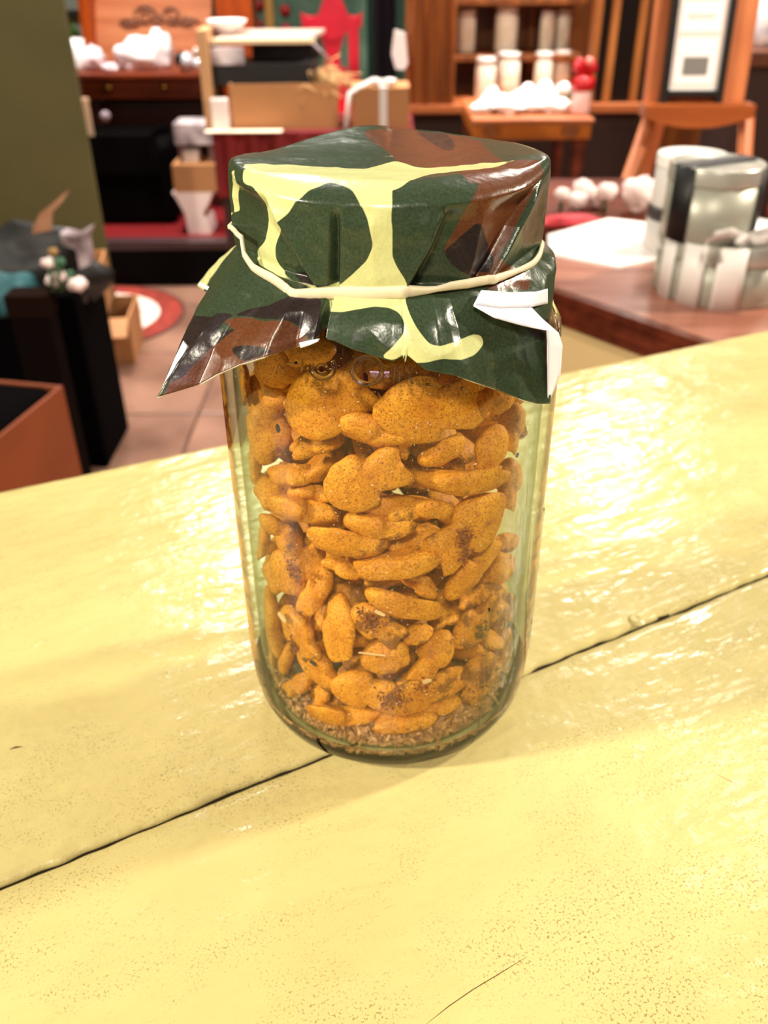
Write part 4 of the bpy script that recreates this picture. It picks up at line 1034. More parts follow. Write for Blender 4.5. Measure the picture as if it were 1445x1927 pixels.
# bauble and white mug at the right edge
p = on_z(1443, 436, CZ)
bb = thing('red_bauble', 'small glossy red bauble at the right edge behind the tins', 'bauble', (p.x+0.03, p.y+0.03, CZ))
MB().blob((p.x+.03, p.y+.03, CZ+0.021), .021, .021, .021, 1, 0.0).build('ball', mat('red_gloss', (190, 20, 48), 0.2), bb)
MB().lathe([(0, 0.041), (.005, .041), (.005, .047), (0, .047)], (p.x+.03, p.y+.03, CZ), 16).build('cap', mat('gold_cap', (200, 160, 80), 0.3, 1), bb)

# ------------------------------------------------------------------ flowers on a low table beyond the counter
fp = on_y(1135, 412, 1.62)
ft = thing('flower_table', 'small red-brown table carrying white blossoms beyond the counter', 'table', (fp.x, fp.y, 0))
DW = wood('dark_red_wood', (112, 48, 26), (70, 24, 12), 0.35)
x0, x1, *_ = rect(1030, 400, 1290, 420, 1.62)
MB().box(x0, x1, yw(1.5), yw(1.95), fp.z-0.03, fp.z, .006).build('table_top', DW, ft)
for x in (x0+.03, x1-.03):
    for y in (yw(1.53), yw(1.92)): MB().box(x-.02, x+.02, y-.02, y+.02, 0, fp.z-.03).build('leg', DW, ft)
WFL = mat('white_blossom', (248, 224, 220), 0.7, var=0.2, scale=30); LEAF = mat('leaf_green', (70, 104, 66), 0.6, var=0.4)
k = 0
FLB = [(1057, 366, 13, 'small white blossom at the left end of the flower table'), (1096, 357, 19, 'large white blossom left of the easel leg'), (1141, 362, 18, 'white blossom right beside the easel leg'),
       (1085, 392, 17, 'pale blossom low on the flower table, left of the easel leg'), (1120, 392, 20, 'pinkish blossom low in front of the easel leg'), (1202, 380, 32, 'big loose pink-white blossom right of the easel leg')]
for (x, y, r, lab) in FLB:
    k += 1; q = on_y(x, y, 1.66 + 0.02*(k % 3)); R_ = r*1.6/FPX*1.2
    cz = max(q.z, fp.z + R_*0.9)
    t = thing('blossom', lab, 'flower', (q.x, q.y, fp.z), 'white blossoms on the flower table')
    for i in range(9):
        a = i*2.4; rr = R_*0.45*math.sqrt(i/9)
        MB().blob((q.x+rr*math.cos(a), q.y+rr*math.sin(a)*.7, cz+R_*0.3*math.cos(i*1.7)*.5), R_*.6, R_*.55, R_*.62, k*9+i, .3, seg=12, rings=8).build('petal', WFL, t)
    MB().tube([(q.x, q.y, fp.z), (q.x, q.y, cz-R_*.3)], 0.004, 6).build('stem', LEAF, t)
q = on_y(1075, 405, 1.58)
single('red_ribbon', MB().blob((q.x, q.y, fp.z+.008), .055, .03, .010, 4, .3, floor=fp.z), mat('red_cloth', (176, 30, 44), 0.6), 'red ribbon scrap lying in front of the white blossoms', 'ribbon')

# ------------------------------------------------------------------ easel with a framed print
EY = 2.25
EW = wood('easel_wood', (206, 122, 74), (172, 92, 50), 0.45, 'z', 4); EW2 = wood('easel_lip_wood', (184, 96, 44), (140, 66, 26), 0.4)
x0, x1, zb, _ = rect(1222, 60, 1415, 212, EY)
ez = thing('easel', 'tall wooden display easel with splayed legs holding a framed print', 'easel', ((x0+x1)/2, yw(EY), 0))
tilt = 0.10
mb = MB().box(x0, x1, yw(EY)+.01, yw(EY)+.03, zb, zb+0.85, .004)
mb.v = [Vector((p.x, p.y + (p.z-zb)*tilt, p.z)) for p in mb.v]; mb.build('back_board', EW, ez)
mx = (x0+x1)/2; hw = (x1-x0)/2+.008
pr = [(mx-hw, zb+.022), (mx+hw, zb+.022), (mx+hw, zb-.005), (mx+hw*.62, zb-.018), (mx+hw*.25, zb-.026), (mx-hw*.25, zb-.026), (mx-hw*.62, zb-.018), (mx-hw, zb-.005)]
MB().prism(pr, yw(EY)-.045, yw(EY)+.012, 'y').build('lip', EW2, ez)
lt = on_y(1222, 225, EY); lb = on_y(1158, 400, EY)
k_ = (lb-lt)*( (lt.z-0.0)/(lt.z-lb.z)); foot = lt + k_
MB().tube([lt + Vector((0.01, .02, .02)), Vector((foot.x, yw(EY)-.04, 0.0))], .017, 10).build('leg', EW, ez)
rt = on_y(1408, 225, EY)
MB().tube([rt + Vector((0, .02, .02)), Vector((rt.x + .10, yw(EY)-.04, 0.0))], .017, 10).build('leg', EW, ez)
MB().tube([Vector((mx, yw(EY)+.05, zb+.5)), Vector((mx, yw(EY)+.55, 0.0))], .017, 10).build('leg', EW, ez)
fx0, fx1, fz0, _ = rect(1258, 60, 1378, 182, EY-.03)
fr = thing('framed_print', 'white price list in a narrow black frame standing on the easel', 'framed print', ((fx0+fx1)/2, yw(EY)-.02, zb+.022))
def tilted(mb): mb.v = [Vector((p.x, p.y + (p.z-zb)*tilt, p.z)) for p in mb.v]; return mb
bx0, bx1 = fx0, fx1; z0f, z1f = zb+.035, zb+.80; yf = yw(EY)-.012
BLF = mat('black_frame', (20, 14, 12), 0.4)
for (a, b, c, d) in ((bx0, bx0+.016, z0f-.02, z1f), (bx1-.016, bx1, z0f-.02, z1f), (bx0+.016, bx1-.016, z0f, z0f+.014), (bx0+.016, bx1-.016, z1f-.014, z1f)):
    tilted(MB().box(a, b, yf-.004, yf+.018, c, d, .002)).build('frame_bar', BLF, fr)
pap = tilted(MB().box(bx0+.014, bx1-.014, yf+.006, yf+.010, z0f+.012, z1f-.012)).build('printed_sheet', mat('sign_paper', (252, 246, 242), 0.6), fr)
PINKP = mat('pink_print', (248, 214, 206), 0.7); GREYP = mat('grey_print', (120, 116, 112), 0.7)
w_ = bx1-bx0
tilted(MB().box(bx0+w_*.30, bx1-w_*.30, yf+.0045, yf+.0065, z0f+.045, z0f+.082)).build('grey_block', GREYP, pap)
for i in range(7):
    hw_ = w_*(0.30, 0.22, 0.27, 0.18, 0.26, 0.30, 0.2)[i]; zc = z0f + 0.125 + i*0.035; m_ = (bx0+bx1)/2
    tilted(MB().box(m_-hw_, m_+hw_, yf+.0045, yf+.0065, zc, zc+.010)).build('print_line', PINKP, pap)
for (a, b, c, d) in ((bx0+.022, bx0+.026, z0f+.024, z1f-.024), (bx1-.026, bx1-.022, z0f+.024, z1f-.024), (bx0+.026, bx1-.026, z0f+.024, z0f+.028)):
    tilted(MB().box(a, b, yf+.0045, yf+.0065, c, d)).build('print_border', PINKP, pap)

# ------------------------------------------------------------------ wooden cabinet with candles
KY = 3.45
HONEY = wood('honey_wood', (176, 108, 52), (132, 72, 28), 0.4, 'z', 3); AMBER = wood('amber_wood', (150, 84, 30), (104, 52, 16), 0.45, 'z', 3)
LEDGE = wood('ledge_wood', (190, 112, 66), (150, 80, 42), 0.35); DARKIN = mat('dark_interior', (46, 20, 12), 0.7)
x0, x1, zl, _ = rect(770, 40, 1240, 197, KY)
xr_ = on_y(1235, 100, KY).x; xl_ = on_y(768, 100, KY).x
cab = thing('display_cabinet', 'honey wood display cabinet with pillar, shelves and dark glass doors', 'cabinet', ((xl_+xr_)/2, yw(KY)+.25, 0))
px1 = on_y(858, 100, KY).x
MB().box(xl_, px1, yw(KY)+.02, yw(KY)+.5, zl, 2.1, .004).build('pillar', HONEY, cab)
for i in range(4):
    a = xl_ + (px1-xl_)*(i+.5)/4; MB().tube([(a, yw(KY)+.02, zl), (a, yw(KY)+.02, 2.1)], .016, 8).build('reed', HONEY, cab)
xd = on_y(1118, 100, KY).x
MB().box(px1, xr_+1.2, yw(KY)+.48, yw(KY)+.5, 0, 2.1).build('back_panel', AMBER, cab)
MB().box(xl_, xr_, yw(KY), yw(KY)+.5, zl-.03, zl, .004).build('ledge', LEDGE, cab)
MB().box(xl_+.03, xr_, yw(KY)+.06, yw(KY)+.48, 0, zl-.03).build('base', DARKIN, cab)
zs = on_y(950, 100, KY+.25).z
MB().box(px1, xd, yw(KY)+.18, yw(KY)+.48, zs-.022, zs, .003).build('shelf', AMBER, cab)
zs2 = on_y(950, 8, KY+.25).z
MB().box(px1, xd, yw(KY)+.18, yw(KY)+.48, zs2, zs2+.025, .003).build('shelf', AMBER, cab)
for px in (935, 1003): 
    xx = on_y(px, 60, KY+.4).x; MB().box(xx-.014, xx+.014, yw(KY)+.44, yw(KY)+.48, zl, 2.1).build('back_slat', HONEY, cab)
# door posts and dark panes
for px in (1118, 1150, 1202, 1232):
    xx = on_y(px, 90, KY+.05).x; MB().box(xx-.013, xx+.013, yw(KY)+.03, yw(KY)+.09, zl, 2.1, .003).build('door_stile', HONEY, cab)
for a, b in ((1121, 1148), (1152, 1200), (1204, 1231)):
    MB().box(on_y(a, 90, KY+.05).x-.006, on_y(b, 90, KY+.05).x+.006, yw(KY)+.055, yw(KY)+.065, zl, 2.1).build('door_pane', mat('dark_glass', (18, 9, 7), 0.25), cab)
# right hand bay of the cabinet, behind the easel
xb0, xb1, zb0, _ = rect(1412, 20, 1560, 96, KY-.3)
bay = thing('wall_shelf', 'dark wooden shelf unit at the right edge with pale things on it', 'shelf', ((xb0+xb1)/2, yw(KY), 0))
MB().box(xb0, xb1, yw(KY)-.3, yw(KY)+.0, zb0-.045, zb0, .004).build('shelf_board', wood('shelf_brown', (120, 70, 46), (84, 44, 28)), bay)
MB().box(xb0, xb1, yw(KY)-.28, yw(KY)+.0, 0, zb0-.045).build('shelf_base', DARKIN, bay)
q = on_y(1436, 40, KY-.15)
single('blue_white_jar', MB().lathe([(0, 0), (.05, 0), (.062, .03), (.062, .12), (.045, .16), (.045, .19), (0, .19)], (q.x, q.y, zb0), 28), mat('blue_white', (190, 200, 226), 0.3, rgb2=(250, 246, 246), scale=30), 'pale blue and white jar on the shelf at the right edge', 'jar')
# candles: pillars of cream wax in glass
WAX = mat('cream_wax', (252, 240, 222), 0.5); CGL = mat('candle_glass', (250, 246, 240), 0.15)
def candle(px, ptop, pbot, w, Y, zbase, label, lid=True):
    q = on_y(px, (ptop+pbot)/2, Y); dep = (q-CAM).dot(FWD); r = w*dep/FPX/2; h = (pbot-ptop)*dep/FPX*0.98
    t = thing('candle', label, 'candle', (q.x, q.y, zbase), 'white candles in the cabinet')
    MB().lathe([(0, 0), (r*.94, 0), (r, .006), (r, h*.78), (r*.97, h*.80), (0, h*.80)], (q.x, q.y, zbase), 28).build('wax_body', WAX, t)
    if lid: MB().lathe([(r*.9, h*.80), (r*.9, h*.86), (r*.98, h*.88), (r*.98, h*.97), (r*.8, h), (0, h)], (q.x, q.y, zbase), 28).build('lid', mat('candle_lid', (226, 216, 208), 0.35), t)
    MB().box(q.x-r*.6, q.x+r*.6, q.y-r-.001, q.y-r*.75, zbase+h*.25, zbase+h*.55, .001).build('paper_band', mat('label_paper', (244, 228, 206), 0.7), t)
candle(877, 34, 108, 34, KY+.3, zs, 'slim white candle at the left end of the upper shelf')
candle(953, 18, 98, 42, KY+.3, zs, 'tall white lidded candle in the middle of the upper shelf')
candle(1030, 20, 92, 28, KY+.3, zs, 'left one of two white candles at the right of the upper shelf')
candle(1059, 20, 92, 28, KY+.33, zs, 'right one of two white candles at the right of the upper shelf')
candle(913, 110, 186, 38, KY+.1, zl, 'white candle standing at the left of the lower row')
candle(956, 98, 176, 44, KY+.2, zl, 'broad white lidded candle in the middle of the lower row')
candle(1022, 98, 176, 34, KY+.2, zl, 'left white candle of the pair beside the red figure')
candle(1056, 96, 174, 34, KY+.24, zl, 'right white candle of the pair beside the red figure')
# white paper bag hanging left of the pillar
q0, q1, qz0, qz1 = rect(737, 58, 766, 134, KY-.05)
mb = MB().prism([(q0+.01, qz1), (q1-.006, qz1-.01), (q1+.004, qz0+.02), (q1-.01, qz0), (q0+.014, qz0+.004), (q0, qz0+.05)], yw(KY)-.02, yw(KY)+.008, 'y')
single('paper_bag', mb, mat('white_bag', (236, 224, 222), 0.7, var=0.1), 'white paper bag hung on the side of the wooden pillar', 'bag')
# dark curtain strip behind
x0, x1, z0, z1 = rect(702, 0, 746, 165, 4.62)
mb = MB()
n = 24; pts = [(x0+(x1-x0)*i/n, yw(4.62)+.03*math.sin(i*1.9)) for i in range(n+1)]
mb.prism(pts + [(x, y+.01) for x, y in pts[::-1]], 0.0, 2.2, 'z')
single('curtain', mb, mat('plum_curtain', (52, 36, 50), 0.85), 'dark plum curtain hanging beside the green wall', 'curtain')

# ------------------------------------------------------------------ pulled out tray shelf with white things
TY = 2.75
x0, x1, zt_, z1_ = rect(888, 222, 1120, 226, TY)
tr_ = thing('side_table', 'amber wood side table with carved front before the cabinet', 'table', ((x0+x1)/2, yw(TY)+.2, 0))
zt_ = on_y(1000, 224, TY).z; zb_ = on_y(1000, 264, TY).z
FRW = wood('tray_wood', (176, 98, 28), (136, 70, 16), 0.35)
MB().box(x0, x1, yw(TY), yw(TY)+.42, zt_-.012, zt_, .004).build('table_top', LEDGE, tr_)
MB().box(x0+.006, x1-.006, yw(TY)+.006, yw(TY)+.40, zb_, zt_-.012, .004).build('drawer_front', FRW, tr_)
for px in (925, 1075):
    c = on_y(px, 246, TY)
    for i in range(3):
        P = [(c.x+(.006+.010*i)*math.cos(a*.5), yw(TY)+.004, c.z+(.004+.006*i)*math.sin(a*.5)) for a in range(13)]
        MB().tube(P, .003, 6).build('carving', AMBER, tr_)
for x in (x0+.03, x1-.03):
    for y in (yw(TY)+.05, yw(TY)+.37): MB().lathe([(.02, 0), (.014, .04), (.022, .2), (.016, zb_-.1), (.024, zb_)], (x, y, 0), 14).build('leg', DW, tr_)
WHT = mat('white_tissue', (252, 242, 246), 0.7, bump=0.3, bscale=40); CLR = mat('glossy_white', (246, 240, 240), 0.2)
LST = [(905, 214, 20, 9, 'small glassy ornament at the left of the side table'), (925, 200, 17, 20, 'white tissue twist left of the bigger bundles on the side table'), (955, 210, 34, 14, 'low crumpled white tissue on the side table'),
       (1000, 203, 42, 18, 'largest crumpled white tissue bundle on the side table'), (1043, 212, 26, 13, 'cream tissue bundle beside green leaves on the side table')]
for i, (x, y, rx, rz, lab) in enumerate(LST):
    q = on_y(x, y, TY+.12 + .03*(i % 2)); s = (q-CAM).dot(FWD)/FPX
    single('tissue_bundle' if i else 'glass_ornament', MB().blob((q.x, q.y, zt_+rz*s*.85), rx*s, rx*s*.8, rz*s*1.15, i+2, .35, 2.6, 22, 14, floor=zt_), WHT if i else CLR, lab, 'tissue' if i else 'ornament')
for i, (x, y, r, lab) in enumerate(((993, 172, 15, 'round white bauble standing on the cabinet ledge'), (1026, 166, 15, 'white bauble above the green sprig'), (1060, 170, 14, 'white bauble next to the red figure'))):
    q = on_y(x, y, KY-.02 if i == 0 else TY+.3); s = (q-CAM).dot(FWD)/FPX
    base = zl if i == 0 else zt_
    t = thing('white_bauble', lab, 'bauble', (q.x, q.y, base), 'white baubles by the candles')
    MB().blob((q.x, q.y, q.z), r*s, r*s, r*s, i, .05).build('ball', CLR, t)
    MB().lathe([(r*s*.7, 0), (r*s*.5, .006), (.008, .012), (.008, max(.014, q.z-base-r*s*.9))], (q.x, q.y, base), 14).build('stand', CLR, t)
q = on_y(1060, 203, TY+.2); s = (q-CAM).dot(FWD)/FPX
sp = thing('green_sprig', 'sprig of green leaves between the tissue and the red figure', 'leaves', (q.x, q.y, zt_))
for i in range(9):
    a = i*2.4; d = Vector((math.cos(a)*.5, math.sin(a)*.4, .8)).normalized(); c = Vector((q.x, q.y, zt_)); L_ = .05
    side = d.cross(Vector((0, 0, 1))).normalized()*.012; up = side.cross(d).normalized()*.003
    MB().add([c, c+d*L_*.5+side+up, c+d*L_, c+d*L_*.5-side+up, c+d*L_*.5-up], [(0, 1, 2), (0, 2, 3), (0, 4, 1), (1, 4, 2), (2, 4, 3), (3, 4, 0)]).build('leaf', LEAF, sp)
# red bow on a lidded jar
q = on_y(1091, 216, TY+.1); s = (q-CAM).dot(FWD)/FPX
rj = thing('red_bow_jar', 'clear pinkish jar topped with a red bow at the end of the side table', 'jar', (q.x, q.y, zt_))
r = 17*s
MB().lathe([(0, 0), (r*.95, 0), (r, .006), (r, 38*s), (r*.9, 40*s), (0, 40*s)], (q.x, q.y, zt_), 24).build('glass', mat('pink_jar', (238, 196, 192), 0.2), rj)
RED = mat('red_satin', (186, 14, 26), 0.35)
MB().lathe([(0, 40*s), (r*1.15, 40*s), (r*1.25, 46*s), (r*1.2, 60*s), (r*.8, 64*s), (0, 64*s)], (q.x, q.y, zt_), 24).build('red_cap', RED, rj)
for sx in (-1, 1): MB().blob((q.x+sx*10*s, q.y, zt_+78*s), 12*s, 9*s, 13*s, sx+4, .25).build('bow_loop', RED, rj)
MB().blob((q.x+6*s, q.y-.01, zt_+88*s), 7*s, 6*s, 7*s, 8, .1).build('bell', mat('pink_shine', (240, 150, 140), 0.15), rj)

# ------------------------------------------------------------------ low plinth, bureau and what stands on it (left)
PY = 3.37
x0, _, _, _ = rect(60, 450, 470, 535, PY); x1 = on_y(692, 500, PY).x
zp = on_y(300, 452, PY).z
pl = thing('plinth', 'low dark plinth with a red top along the back of the shop', 'plinth', ((x0+x1)/2, yw(PY)+.4, 0))
MB().box(x0, x1, yw(PY), yw(PY)+1.2, 0.0, zp-.03, .004).build('base', mat('black_base', (4, 3, 3), 0.7, spec=0.08), pl)
MB().box(x0-.01, x1, yw(PY)-.012, yw(PY)+.05, zp-.035, zp, .006).build('front_rail', mat('plum_rail', (58, 34, 38), 0.4), pl)
MB().box(x0, x1, yw(PY)+.05, yw(PY)+1.2, zp-.03, zp-.002).build('top', mat('red_top', (110, 6, 12), 0.5), pl)
DY = 3.85
x0, x1, zd, _ = rect(128, 0, 385, 137, DY)
bu = thing('bureau', 'dark red wooden writing bureau with open sloping flap and scroll carving', 'bureau', ((x0+x1)/2, yw(DY)+.25, zp))
RW = wood('bureau_red', (134, 52, 16), (88, 28, 8), 0.35); RWD = wood('bureau_dark', (64, 18, 8), (30, 6, 4), 0.4); PINE = wood('flap_pine', (206, 132, 90), (180, 104, 68), 0.4); ORW = wood('orange_wood', (196, 84, 20), (150, 58, 10), 0.4, 'z')
MB().box(x0, x1, yw(DY)-.03, yw(DY)+.5, zd-.02, zd, .005).build('desk_top', RW, bu)
zdr = on_y(250, 187, DY).z
MB().box(x0+.02, x1-.01, yw(DY), yw(DY)+.48, zdr, zd-.02, .004).build('drawer', RW, bu)
zd2 = on_y(250, 196, DY).z; zd3 = on_y(250, 258, DY).z
MB().box(x0+.05, x1-.02, yw(DY)+.05, yw(DY)+.48, zd3, zd2, .004).build('drawer', RWD, bu)
zd4 = on_y(250, 262, DY).z; zd5 = on_y(250, 320, DY).z
MB().prism([(x0+.16, zd4), (x1-.02, zd4), (x1-.02, zd5), (x0+.30, zd5), (x0+.22, zd5+.06)], yw(DY)+.10, yw(DY)+.48, 'y').build('apron', RWD, bu)
for xx in (x0+.015, x1-.045):
    MB().box(xx, xx+.05, yw(DY)+.02, yw(DY)+.07, zp, zdr, .006).build('leg', RWD, bu)
    MB().box(xx, xx+.05, yw(DY)+.42, yw(DY)+.47, zp, zdr, .006).build('leg', RWD, bu)
MB().box(x0+.03, x1-.02, yw(DY)+.46, yw(DY)+.48, zp, zd5).build('back_board', mat('black_board', (12, 6, 5), 0.8), bu)
for px in (205, 310):
    q = on_y(px, 165, DY); k0 = Vector((q.x, yw(DY), q.z)); MB().lathe([(0, 0), (.012, 0), (.016, .012), (.010, .02), (0, .022)], k0, 16).rot(math.pi/2, k0, 'X').build('knob', mat('brass', (150, 110, 50), 0.35, 1), bu)
fx0, fx1, _, _ = rect(176, 0, 395, 120, DY+.42)
sl = MB().box(fx0, fx1, yw(DY)+.40, yw(DY)+.425, zd, zd+.62, .004)
sl.v = [Vector((p.x + (p.z-zd)*.06, p.y + (p.z-zd)*.25, p.z)) for p in sl.v]; sl.build('sloping_flap', PINE, bu)
sl = MB().prism([(fx0-.035, zd), (fx0, zd), (fx0+.05, zd+.62), (fx0-.02, zd+.62)], yw(DY)+.36, yw(DY)+.56, 'y'); sl.build('side_panel', ORW, bu)
ox0, ox1, _, _ = rect(405, 0, 474, 60, DY+.3)
MB().box(ox0, ox1, yw(DY)+.32, yw(DY)+.5, zd-.3, zd+.62, .004).build('side_panel', ORW, bu)
CARV = wood('carving_brown', (150, 92, 62), (120, 68, 44), 0.5)
def scroll(px, py, rx, ry, turns=1.6, sgn=1):
    c = on_y(px, py, DY+.42); P = []
    for i in range(26):
        t = i/25; a = sgn*2*math.pi*turns*t; k = (1-t*.8)*.0021
        x, z = c.x + rx*k*math.cos(a), c.z + ry*k*math.sin(a)
        P.append((x, yw(DY)+.395+(z-zd)*.25, z))
    MB().tube(P, .007, 6).build('scroll_carving', CARV, bu)
for a in ((270, 30, 26, 18, 1.6, 1), (322, 28, 26, 18, 1.6, -1), (240, 42, 22, 8, 1.3, -1), (352, 42, 22, 8, 1.3, 1), (296, 40, 14, 10, 1.2, 1)): scroll(*a)
# black mass put in to fill the dark space under the bureau
qa, qb, _, qz = rect(150, 300, 326, 430, 3.62)
blk_fill = thing('black_filler', 'added black mass filling the dark space under the bureau', 'mass', ((qa+qb)/2, yw(3.62)+.1, zp))
BK2 = mat('black_filler_dull', (6, 4, 4), 0.9, spec=0.05)
MB().box(qa, qb, yw(3.60), yw(3.82), zp, zp+.30, .02).build('filler_body', BK2, blk_fill)
MB().box(qa-.01, qb-.06, yw(3.59), yw(3.825), zp+.302, qz-.02, .03).build('filler_top', BK2, blk_fill)
MB().lathe([(0, 0), (.02, 0), (.016, .01), (0, .012)], (qa+.16, yw(3.59), zp+.40), 14).rot(math.pi/2, (qa+.16, yw(3.59), zp+.40), 'X').build('grey_disc', mat('grey_stay', (150, 132, 142), 0.4), blk_fill)
# things on the bureau
q = on_y(143, 128, DY+.1); s = (q-CAM).dot(FWD)/FPX
single('white_cup', MB().lathe([(0, 0), (18*s, 0), (20*s, .01), (23*s, 52*s), (21*s, 52*s), (18*s, .015), (0, .012)], (q.x, q.y, zd), 28), CLR, 'tall white cup at the left end of the bureau top', 'cup')
PINKT = mat('pink_white_tissue', (246, 222, 230), 0.7, bump=0.3, bscale=30)
q = on_y(176, 115, DY+.12); s = (q-CAM).dot(FWD)/FPX
single('tissue_bundle', MB().blob((q.x, q.y, zd+16*s), 22*s, 18*s, 22*s, 11, .4, 2.2, floor=zd), PINKT, 'pinkish white tissue beside the white cup on the bureau', 'tissue')
q = on_y(208, 128, DY+.05); s = (q-CAM).dot(FWD)/FPX
single('tissue_bundle', MB().blob((q.x, q.y, zd+6*s), 16*s, 14*s, 9*s, 12, .3, 2.2, floor=zd), PINKT, 'small flat white tissue scrap in the middle of the bureau', 'tissue')
q = on_y(275, 105, DY+.12); s = (q-CAM).dot(FWD)/FPX
mb = MB().blob((q.x-14*s, q.y, zd+20*s), 44*s, 26*s, 34*s, 21, .25, 1.8, 26, 16, floor=zd); mb2 = MB().blob((q.x+26*s, q.y, zd+26*s), 24*s, 22*s, 40*s, 24, .25, 1.8, 26, 16, floor=zd)
mb.add(mb2.v, mb2.f, True)
single('wrapped_parcel', mb, WHT, 'big white tissue-wrapped parcel leaning on the bureau flap', 'parcel')
orn = [(342, 112, 14, 'dark glass ornament at the right of the bureau', (26, 22, 24)), (352, 124, 16, 'clear glass ornament beside the dark one on the bureau', (214, 216, 222)), (370, 104, 8, 'tiny glinting glass ball above the other ornaments', (220, 190, 180)), (374, 122, 11, 'bright glass ball at the right end of the bureau', (236, 240, 244))]
for i, (x, y, r, lab, c_) in enumerate(orn):
    q = on_y(x, y, DY+.06); s = (q-CAM).dot(FWD)/FPX
    cz = max(q.z, zd+r*s) if i != 2 else zd + r*s + 2*16*s*.75
    t = thing('glass_ornament', lab, 'ornament', (q.x, q.y, zd)); g = mat('ornament_%d' % i, c_, 0.05, 0.3)
    MB().blob((q.x, q.y, cz), r*s, r*s, r*s, i, 0.03).build('ball', g, t)
    MB().lathe([(r*s*.45, 0), (r*s*.3, .004), (.006, max(.006, cz-zd-r*s*.9))], (q.x, q.y, zd), 12).build('foot', g, t)
# pale stick standing at the left of the bureau
a_, b_ = on_y(166, 184, 3.66), on_y(172, 266, 3.66); zst = qz-.02
st = thing('pale_stake', 'pale wooden stake with a small foot standing on the added black mass', 'stake', (b_.x, b_.y, zst))
PALE = mat('pale_wood', (214, 176, 142), 0.6)
MB().box(b_.x-.014, b_.x+.014, b_.y-.01, b_.y+.01, zst, a_.z, .003).build('shaft', PALE, st)
MB().box(b_.x-.05, b_.x-.014, b_.y-.02, b_.y+.02, zst, max(b_.z, zst+.03), .004).build('foot', PALE, st)
# window with greenery behind at the far left
wx0, wx1, wz0, wz1 = rect(110, 0, 172, 75, 5.3)
win = struct('window_1', MB().box(wx0-.1, wx1+.05, WY1-.05, WY1-.01, wz0-.03, wz0+.75), mat('bright_pane', (206, 214, 198), 0.4), label='pale window at the far left behind the bureau')
wz = on_y(140, 24, 5.3).z
MB().box(wx0-.1, wx1+.05, WY1-.09, WY1-.05, wz-.02, wz+.01).build('glazing_bar', mat('grey_bar', (60, 54, 50), 0.6), win)
pq = on_y(138, 60, 5.1)
pf = thing('potted_plant', 'green leafy plant in front of the far left window', 'plant', (pq.x, pq.y, 0))
MB().lathe([(.05, 0), (.07, .02), (.08, pq.z-.14), (.09, pq.z-.12), (0, pq.z-.12)], (pq.x, pq.y, 0), 18).build('tall_pot', mat('clay', (120, 70, 46), 0.8), pf)
for i in range(16):
    a = i*2.4; c = Vector((pq.x, pq.y, pq.z-.14)); d = Vector((math.cos(a)*.45, math.sin(a)*.45, .7+.3*math.sin(i))).normalized(); L_ = .22
    side = d.cross(Vector((0, 0, 1))).normalized()*.035; up = Vector((0, 0, .006))
    MB().add([c, c+d*L_*.5+side, c+d*L_, c+d*L_*.5-side, c+d*L_*.5-up], [(0, 1, 2), (0, 2, 3), (0, 4, 1), (1, 4, 2), (2, 4, 3), (3, 4, 0)]).build('leaf', mat('bright_leaf', (96, 140, 60), 0.6), pf)
# wall panel with gold bar and red dots behind the chair
gx0, gx1, gz0, gz1 = rect(478, 0, 690, 110, 5.0)
gp = thing('painted_screen', 'grey-green painted screen with a gold bar and red spots', 'screen', ((gx0+gx1)/2, yw(5.0), 0))
MB().box(gx0, gx1, yw(5.0), yw(5.0)+.03, 0.0, 1.6).build('panel', mat('green_grey', (108, 140, 118), 0.7, rgb2=(50, 84, 66), scale=4), gp)
q0, q1, _, _ = rect(500, 0, 516, 80, 4.98); MB().box(q0, q1, yw(4.96), yw(4.995), 0.0, 1.6, .004).build('gold_bar', mat('gold_bar', (190, 140, 74), 0.4), gp)
for x, y in ((536, 20), (538, 55), (485, 48), (540, -20), (487, 10)):
    q = on_y(x, y, 4.99); k0 = Vector((q.x, yw(5.0), q.z)); MB().lathe([(0, 0), (.028, 0), (.022, .012), (0, .014)], k0, 16).rot(math.pi/2, k0, 'X').build('red_spot', mat('red_spot', (170, 24, 34), 0.5), gp)

# ------------------------------------------------------------------ red carved chair
HY = 3.6
RC = mat('red_lacquer', (206, 22, 52), 0.4, var=0.25, scale=10)
hx0, hx1, _, _ = rect(578, 0, 676, 240, HY)
ch = thing('red_chair', 'red lacquered chair with pointed carved crest behind the cardboard box', 'chair', ((hx0+hx1)/2, yw(HY)-.2, zp))
hm = (hx0+hx1)/2; w = (hx1-hx0)
zt0 = on_y(626, -8, HY).z; zt1 = on_y(626, 30, HY).z; zt2 = on_y(626, 75, HY).z; zse = zp + .40
MB().box(hx0, hx0+w*.15, yw(HY)-.02, yw(HY)+.02, zp, zt1, .005).build('back_post', RC, ch)
MB().box(hx1-w*.20, hx1, yw(HY)-.02, yw(HY)+.02, zp, zt1, .005).build('back_post', RC, ch)
cr_pts = [(hx0-.01, zt2+.04), (hx0-.015, zt1+.01), (hx0+w*.10, zt1-.005), (hx0+w*.26, zt1+.005), (hx0+w*.34, zt1+.045), (hm-w*.08, zt0+.01), (hm, zt0+.035), (hm+w*.10, zt0+.01), (hm+w*.2, zt1+.05), (hm+w*.30, zt1+.005), (hx1-w*.06, zt1-.005), (hx1+.015, zt1+.012), (hx1+.01, zt2+.04),
          (hm+w*.34, zt2+.045), (hm+w*.26, zt2+.02), (hm, zt2+.0), (hm-w*.26, zt2+.02), (hm-w*.34, zt2+.045)]
MB().prism(cr_pts, yw(HY)-.018, yw(HY)+.014, 'y').build('crest', RC, ch)
zmid = on_y(626, 110, HY).z
